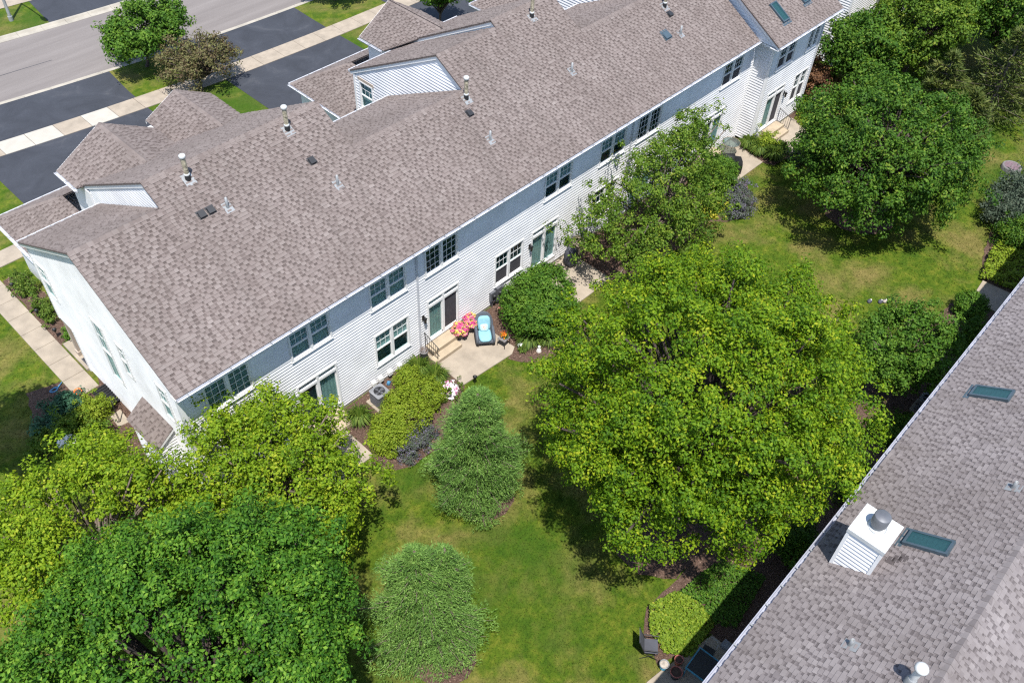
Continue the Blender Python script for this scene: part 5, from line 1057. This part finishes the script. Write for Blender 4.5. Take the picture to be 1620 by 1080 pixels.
# small garden pieces
def solar(loc, label, mat='black_plastic', h=.34):
    t_ = thing('garden_light', loc, label, 'garden light', 'garden lights'); B().tube([(0, 0, 0), (0, 0, h)], .016, 6).make('stake', 'black_metal', t_); B().lathe((0, 0, h), [(.05, 0), (.07, .02), (.075, .12), (.10, .13), (.03, .19), (.001, .2)], 12).make('lamp_head', mat, t_)
solar((10.8, -2.82, 0), 'black garden light at the lawn corner of the flowered patio'); solar((13.95, -2.72, 0), 'black garden light in the bed beside white lantern', h=.42)
wl_ = thing('lantern', (13.68, -2.72, 0), 'white lantern on the mulch at the patio corner', 'lantern'); B().lathe((0, 0, 0), [(.09, 0), (.10, .03), (.10, .06)], 14).make('base', 'ornament_white', wl_); B().lathe((0, 0, .06), [(.075, 0), (.12, .1), (.13, .16), (.07, .2), (.001, .21)], 14).make('globe', 'ornament_white', wl_)
gs = thing('garden_statue', (14.1, -3.45, 0), 'small white garden statue at the lawn edge below round shrub', 'statue'); B().lathe((0, 0, 0), [(.09, 0), (.10, .1), (.07, .2), (.04, .24), (.065, .29), (.06, .34), (.001, .38)], 12).make('figure', 'ornament_white', gs); B().lathe((0, 0, -.0), [(.12, 0), (.12, .04)], 12).make('base', 'stone', gs)
for k, (x, y) in enumerate(((14.35, -.85), (14.22, -1.22))):
    ps = thing('garden_stake', (x, y, 0), ('pink metal flower stake nearer the wall beside round shrub', 'pink metal flower stake nearer the patio beside round shrub')[k], 'garden ornament', 'pink flower stakes'); B().tube([(0, 0, 0), (0, 0, .62)], .008, 5).make('stem', 'black_metal', ps); f_ = B()
    for j in range(7): th = j * .8976; f_.soft((.08 * math.cos(th), .08 * math.sin(th), .64), (.055, .055, .02), 8, 5, 2)
    f_.make('blossom', 'pink_metal', ps)['kind'] = 'stuff'
eg = thing('bed_edging', (9.15, -.45, 0), 'curved plastic edging ring by the downspout with white disc', 'edging'); B().tube([(.42 * math.cos(R(a_)), .34 * math.sin(R(a_)), .08) for a_ in range(150, 400, 12)], .022, 6).make('edge', 'wood_post', eg); B().lathe((0, 0, 0), [(.11, .02), (.13, .04), (.13, .07), (.001, .08)], 16).make('disc', 'ornament_white', eg)
bt = thing('watering_can', (8.2, -.32, 0), 'small blue watering can against the wall under the window', 'watering can'); B().lathe((0, 0, 0), [(.07, 0), (.08, .02), (.07, .16), (.05, .18)], 12).make('body', 'blue_plastic', bt); B().tube([(.06, 0, .06), (.14, -.02, .14), (.18, -.03, .2)], [.02, .014, .012], 6).make('spout', 'blue_plastic', bt); B().tube([(-.06, 0, .15), (-.12, 0, .13), (-.1, 0, .05), (-.07, 0, .03)], .01, 6).make('handle', 'blue_plastic', bt)
# far patio: glass table and covered grill
gt = thing('patio_table', (32.7, -.72, .055), 'round glass-topped patio table by the wall corner', 'table'); B().lathe((0, 0, 0), [(.001, .70), (.50, .70), (.50, .712), (.001, .712)], 32, cap=False).make('glass_top', 'clear_glass', gt); B().tube([(.50 * math.cos(k * .2618), .50 * math.sin(k * .2618), .706) for k in range(25)], .016, 6, cap=False).make('rim', 'brown_box', gt)
for k in range(4): th = R(45 + 90 * k); B().tube([(.42 * math.cos(th), .42 * math.sin(th), .69), (.25 * math.cos(th), .25 * math.sin(th), .4), (.3 * math.cos(th), .3 * math.sin(th), .15), (.4 * math.cos(th), .4 * math.sin(th), 0)], .014, 6).make('leg', 'brown_box', gt)
B().tube([(.27 * math.cos(k * .3927), .27 * math.sin(k * .3927), .3) for k in range(17)], .01, 5, cap=False).make('brace_ring', 'brown_box', gt)
cg = thing('covered_grill', (31.15, -1.55, .055), 'barbecue grill under a black cover on the far glass-table patio', 'grill', rz=R(-42)); b_ = B(); prof = [(-.32, 0), (-.34, .62), (-.30, .78), (-.18, 1.0), (.12, 1.06), (.28, .92), (.32, .66), (.30, 0)]; n = len(prof); L_ = [-.78, -.72, -.38, -.34, .34, .38, .72, .78]; sc_ = [.72, .80, .85, 1, 1, .85, .80, .72]
vs = []
for xx, k in zip(L_, sc_):
    for (yy, zz) in prof: vs.append((xx, yy * (.9 + .1 * k), zz * (k if zz > .6 else 1)))
b_.add(vs, [(i * n + j, i * n + j + 1, (i + 1) * n + j + 1, (i + 1) * n + j) for i in range(len(L_) - 1) for j in range(n - 1)], True); b_.add(vs[:n], [tuple(range(n))]); b_.add(vs[-n:], [tuple(range(n))[::-1]]); b_.make('cover', 'cover_black', cg)
b_ = B()
for yy in (-.3, .27): b_.box(-.7, .7, yy - .01, yy + .01, .02, .06)
b_.make('hem', 'black_metal', cg)['kind'] = 'stuff'
# lawn pieces
mh = thing('manhole', (43.2, -12.5, 0), 'round concrete manhole with a split iron lid on the right lawn', 'manhole'); B().lathe((0, 0, 0), [(.54, -.05), (.52, .20), (.49, .23), (.42, .23), (.42, .2), (.001, .2)], 28, cap=False).make('ring', 'planter_grey', mh); b_ = B()
for sg_ in (0, math.pi): b_.prism([(.395 * math.cos(sg_ + R(a_)) + .0, .395 * math.sin(sg_ + R(a_)) + (.02 if sg_ == 0 else -.02)) for a_ in range(0, 181, 15)], .205, .225)
b_.make('lid', 'manhole_iron', mh)['kind'] = 'stuff'
for k, (x, y, m1, lab) in enumerate(((27.6, -12.18, 'dark_chair', 'dark rounded lawn stone apart from the other two'), (27.95, -12.55, 'dark_chair', 'dark rounded lawn stone touching the pale one'), (28.15, -12.7, 'stone', 'pale brown lawn stone of the three on the right lawn'))):
    t_ = thing('lawn_stone', (x, y, 0), lab, 'stone', 'stones on the right lawn'); b_ = B().soft((0, 0, .06), (.15, .11, .1), 10, 7, 2); rg = random.Random(k); b_.v = [(a_ * (1 + rg.uniform(-.1, .1)), c_ * (1 + rg.uniform(-.1, .1)), d_ * (1 + rg.uniform(-.12, .12))) for a_, c_, d_ in b_.v]; b_.make('boulder', m1, t_); B().soft((.04, -.02, .15), (.05, .04, .02), 8, 5, 2).make('cap_stone', 'ornament_white', t_)
# lower right patio corner
dc = thing('folding_chair', (6.85, -15.45, 0), 'dark folding chair with tall sling back at the lawn edge', 'chair', rz=R(38))
b_ = B(); b_.add([(-.25, .0, .42), (.25, 0, .42), (.25, .45, .40), (-.25, .45, .40), (-.25, 0, .44), (.25, 0, .44), (.25, .45, .42), (-.25, .45, .42)], [(0, 3, 2, 1), (4, 5, 6, 7), (0, 1, 5, 4), (1, 2, 6, 5), (2, 3, 7, 6), (3, 0, 4, 7)]); b_.make('seat', 'dark_chair', dc)
b_ = B(); b_.add([(-.25, .44, .43), (.25, .44, .43), (.25, .68, 1.12), (-.25, .68, 1.12), (-.25, .46, .42), (.25, .46, .42), (.25, .70, 1.11), (-.25, .70, 1.11)], [(0, 1, 2, 3), (4, 7, 6, 5), (0, 4, 5, 1), (3, 2, 6, 7), (0, 3, 7, 4), (1, 5, 6, 2)]); b_.make('backrest', 'dark_chair', dc)
for sx in (-.27, .27): B().tube([(sx, -.05, 0), (sx, .44, .43), (sx, .7, 1.14)], .014, 6).make('back_frame', 'black_metal', dc); B().tube([(sx, .55, 0), (sx, .0, .44)], .014, 6).make('leg', 'black_metal', dc); B().tube([(sx, -.02, .62), (sx, .5, .66)], .02, 6).make('armrest', 'black_plastic', dc)
def barepot(loc, r, h, mat, rim, label, fill='soil'):
    t_ = thing('garden_pot', loc, label, 'flower pot', 'pots on the lower right patio'); B().lathe((0, 0, 0), [(r * .68, 0), (r * .94, h * .88), (r * .86, h - .06), (.001, h - .06)], 20, cap=False).make('pot', mat, t_); B().lathe((0, 0, 0), [(r * .92, h * .86), (r * 1.04, h * .88), (r * 1.04, h), (r * .9, h), (r * .88, h - .05)], 20, cap=False).make('rim', rim, t_); B().lathe((0, 0, 0), [(.001, h - .045), (r * .88, h - .05)], 20, cap=False).make('fill', fill, t_); return t_
barepot((6.58, -15.95, .05), .16, .3, 'teal_frame', 'galvanised', 'grey-rimmed pot of gravel nearest the dark folding chair', 'stone'); barepot((6.62, -16.4, .055), .2, .36, 'black_plastic', 'rim_red', 'largest pot with red-brown rim on lower right patio'); barepot((7.05, -16.2, .055), .15, .3, 'terracotta', 'rim_red', 'red-rimmed pot half under the leafy ground cover')
rtb = thing('patio_table', (7.25, -16.95, .055), 'rectangular dark-topped table with blue-green frame under the gutter', 'table', rz=R(4)); B().box(-.42, .42, -.62, .38, .68, .70).make('glass_top', 'black_plastic', rtb); b_ = B()
for a_ in ((-.46, .46, .38, .42), (-.46, .46, -.66, -.62)): b_.box(a_[0], a_[1], a_[2], a_[3], .66, .715)
for a_ in ((-.46, -.42, -.62, .38), (.42, .46, -.62, .38)): b_.box(a_[0], a_[1], a_[2], a_[3], .66, .715)
b_.make('frame', 'teal_frame', rtb)['kind'] = 'stuff'
for sx in (-.43, .43):
    for sy in (-.62, .38): B().tube([(sx, sy, 0), (sx, sy, .68)], .018, 6).make('leg', 'teal_frame', rtb)
mc = thing('metal_chair', (7.85, -16.75, .055), 'pale wire-framed chair behind the table in gutter shade', 'chair', rz=R(-80)); B().box(-.2, .2, -.2, .2, .42, .44).make('seat', 'black_metal', mc); B().tube([(-.2, .2, 0), (-.2, .22, .5), (-.19, .26, .8), (-.1, .28, .92), (.1, .28, .92), (.19, .26, .8), (.2, .22, .5), (.2, .2, 0)], .012, 6).make('back_frame', 'lamp_grey', mc)
for sx in (-.19, .19): B().tube([(sx, -.19, 0), (sx, -.19, .43)], .012, 6).make('leg', 'lamp_grey', mc)
bb = thing('storage_box', (8.65, -17.0, .0), 'small pale box on the ground under the gutter', 'box'); B().box(-.14, .14, -.12, .12, 0, .2).make('body', 'light_ac', bb); B().box(-.15, .15, -.13, .13, .2, .23).make('lid', 'light_ac', bb)
t_ = shrub('red_flowers', (25.5, -16.2, 0), [(0, 0, .25, .35, .3, .25)], 50, 24, .08, .1, 'leaf_bush', 'red flowers in shade beside the small rounded tree', 'flowers', seed=211, stems=False); V, F, rn, _ = foliage([(0, 0, .33, .35, .3, .25)], 26, 14, .08, .07, 212, noise_=.03); link('petals', arrmesh('petals', V, F, rn), 'petal_orange', t_)
# gable-end pieces
op = thing('garden_pot', (-1.13, 8.02, .0), 'orange glazed pot at the end of the side walk', 'flower pot'); B().lathe((0, 0, 0), [(.10, 0), (.16, .2), (.17, .26), (.14, .26), (.12, .22), (.001, .22)], 18, cap=False).make('pot', 'orange', op); B().lathe((0, 0, 0), [(.001, .225), (.13, .225)], 14, cap=False).make('soil', 'soil', op)
hs_ = thing('garden_hose', (-1.75, 8.95, 0), 'bright blue coiled hose in the planting bed left of the side walk', 'hose'); B().tube([((.10 + .004 * k) * math.cos(k * .6), (.06 + .003 * k) * math.sin(k * .6), .04 + .012 * math.sin(k * 1.3)) for k in range(24)], .02, 6).make('coil', 'blue_plastic', hs_); B().tube([(.2, 0, .06), (.42, .1, .1)], [.03, .02], 6).make('nozzle', 'blue_plastic', hs_)
bs = thing('bird_bath', (-2.75, 5.5, 0), 'white stone bird bath among shrubs at the gable end', 'bird bath'); B().lathe((0, 0, 0), [(.2, 0), (.16, .06), (.08, .12), (.07, .6), (.14, .66)], 18).make('pedestal', 'ornament_white', bs); B().lathe((0, 0, .64), [(.12, 0), (.34, .1), (.36, .14), (.31, .13), (.1, .06), (.001, .06)], 22, cap=False).make('basin', 'ornament_white', bs)
hk = thing('shepherd_hook', (-.72, 5.6, .0), 'double black shepherd hook by the stepping slab', 'plant hook'); B().tube([(0, 0, 0), (0, 0, 1.5), (0, .06, 1.66), (0, .16, 1.7), (0, .24, 1.62), (0, .22, 1.5)], .012, 6).make('hook', 'black_metal', hk); B().tube([(.04, 0, 0), (.02, -.0, 1.3), (.02, -.08, 1.46), (.02, -.18, 1.46), (.02, -.22, 1.36)], .012, 6).make('lower_hook', 'black_metal', hk)
dm = thing('door_mat', (.25, 9.35, .135), 'dark door mat on the side porch', 'mat'); B().box(-.4, .4, -.28, .28, 0, .012).make('mat', 'door_mat', dm); B().box(-.36, .36, -.24, .24, .0125, .016).make('pile', 'black_plastic', dm)
for k, (y, lab) in enumerate(((15.5, 'short dark post light at the top of walkway bed'), (13.2, 'short dark post light midway down the walkway bed'), (11.6, 'short dark post light nearest the porch column'))):
    solar((-.2, y, 0), lab, h=.38)
# street lamp across the road
sl_ = thing('street_lamp', (11.0, 39.2, 0), 'grey street lamp pole on the grass across the road', 'street lamp'); B().tube([(0, 0, -.1), (0, 0, .3)], .14, 12).make('base', 'lamp_grey', sl_); B().tube([(0, 0, .3), (0, 0, 6.0)], [.10, .065], 12).make('pole', 'lamp_grey', sl_); B().tube([(0, 0, 5.9), (0, -.8, 6.2), (0, -2.6, 6.35)], [.05, .045, .04], 10).make('arm', 'lamp_grey', sl_); B().soft((0, -2.95, 6.33), (.16, .42, .09), 14, 8, 2.4).make('lamp_head', 'lamp_grey', sl_)
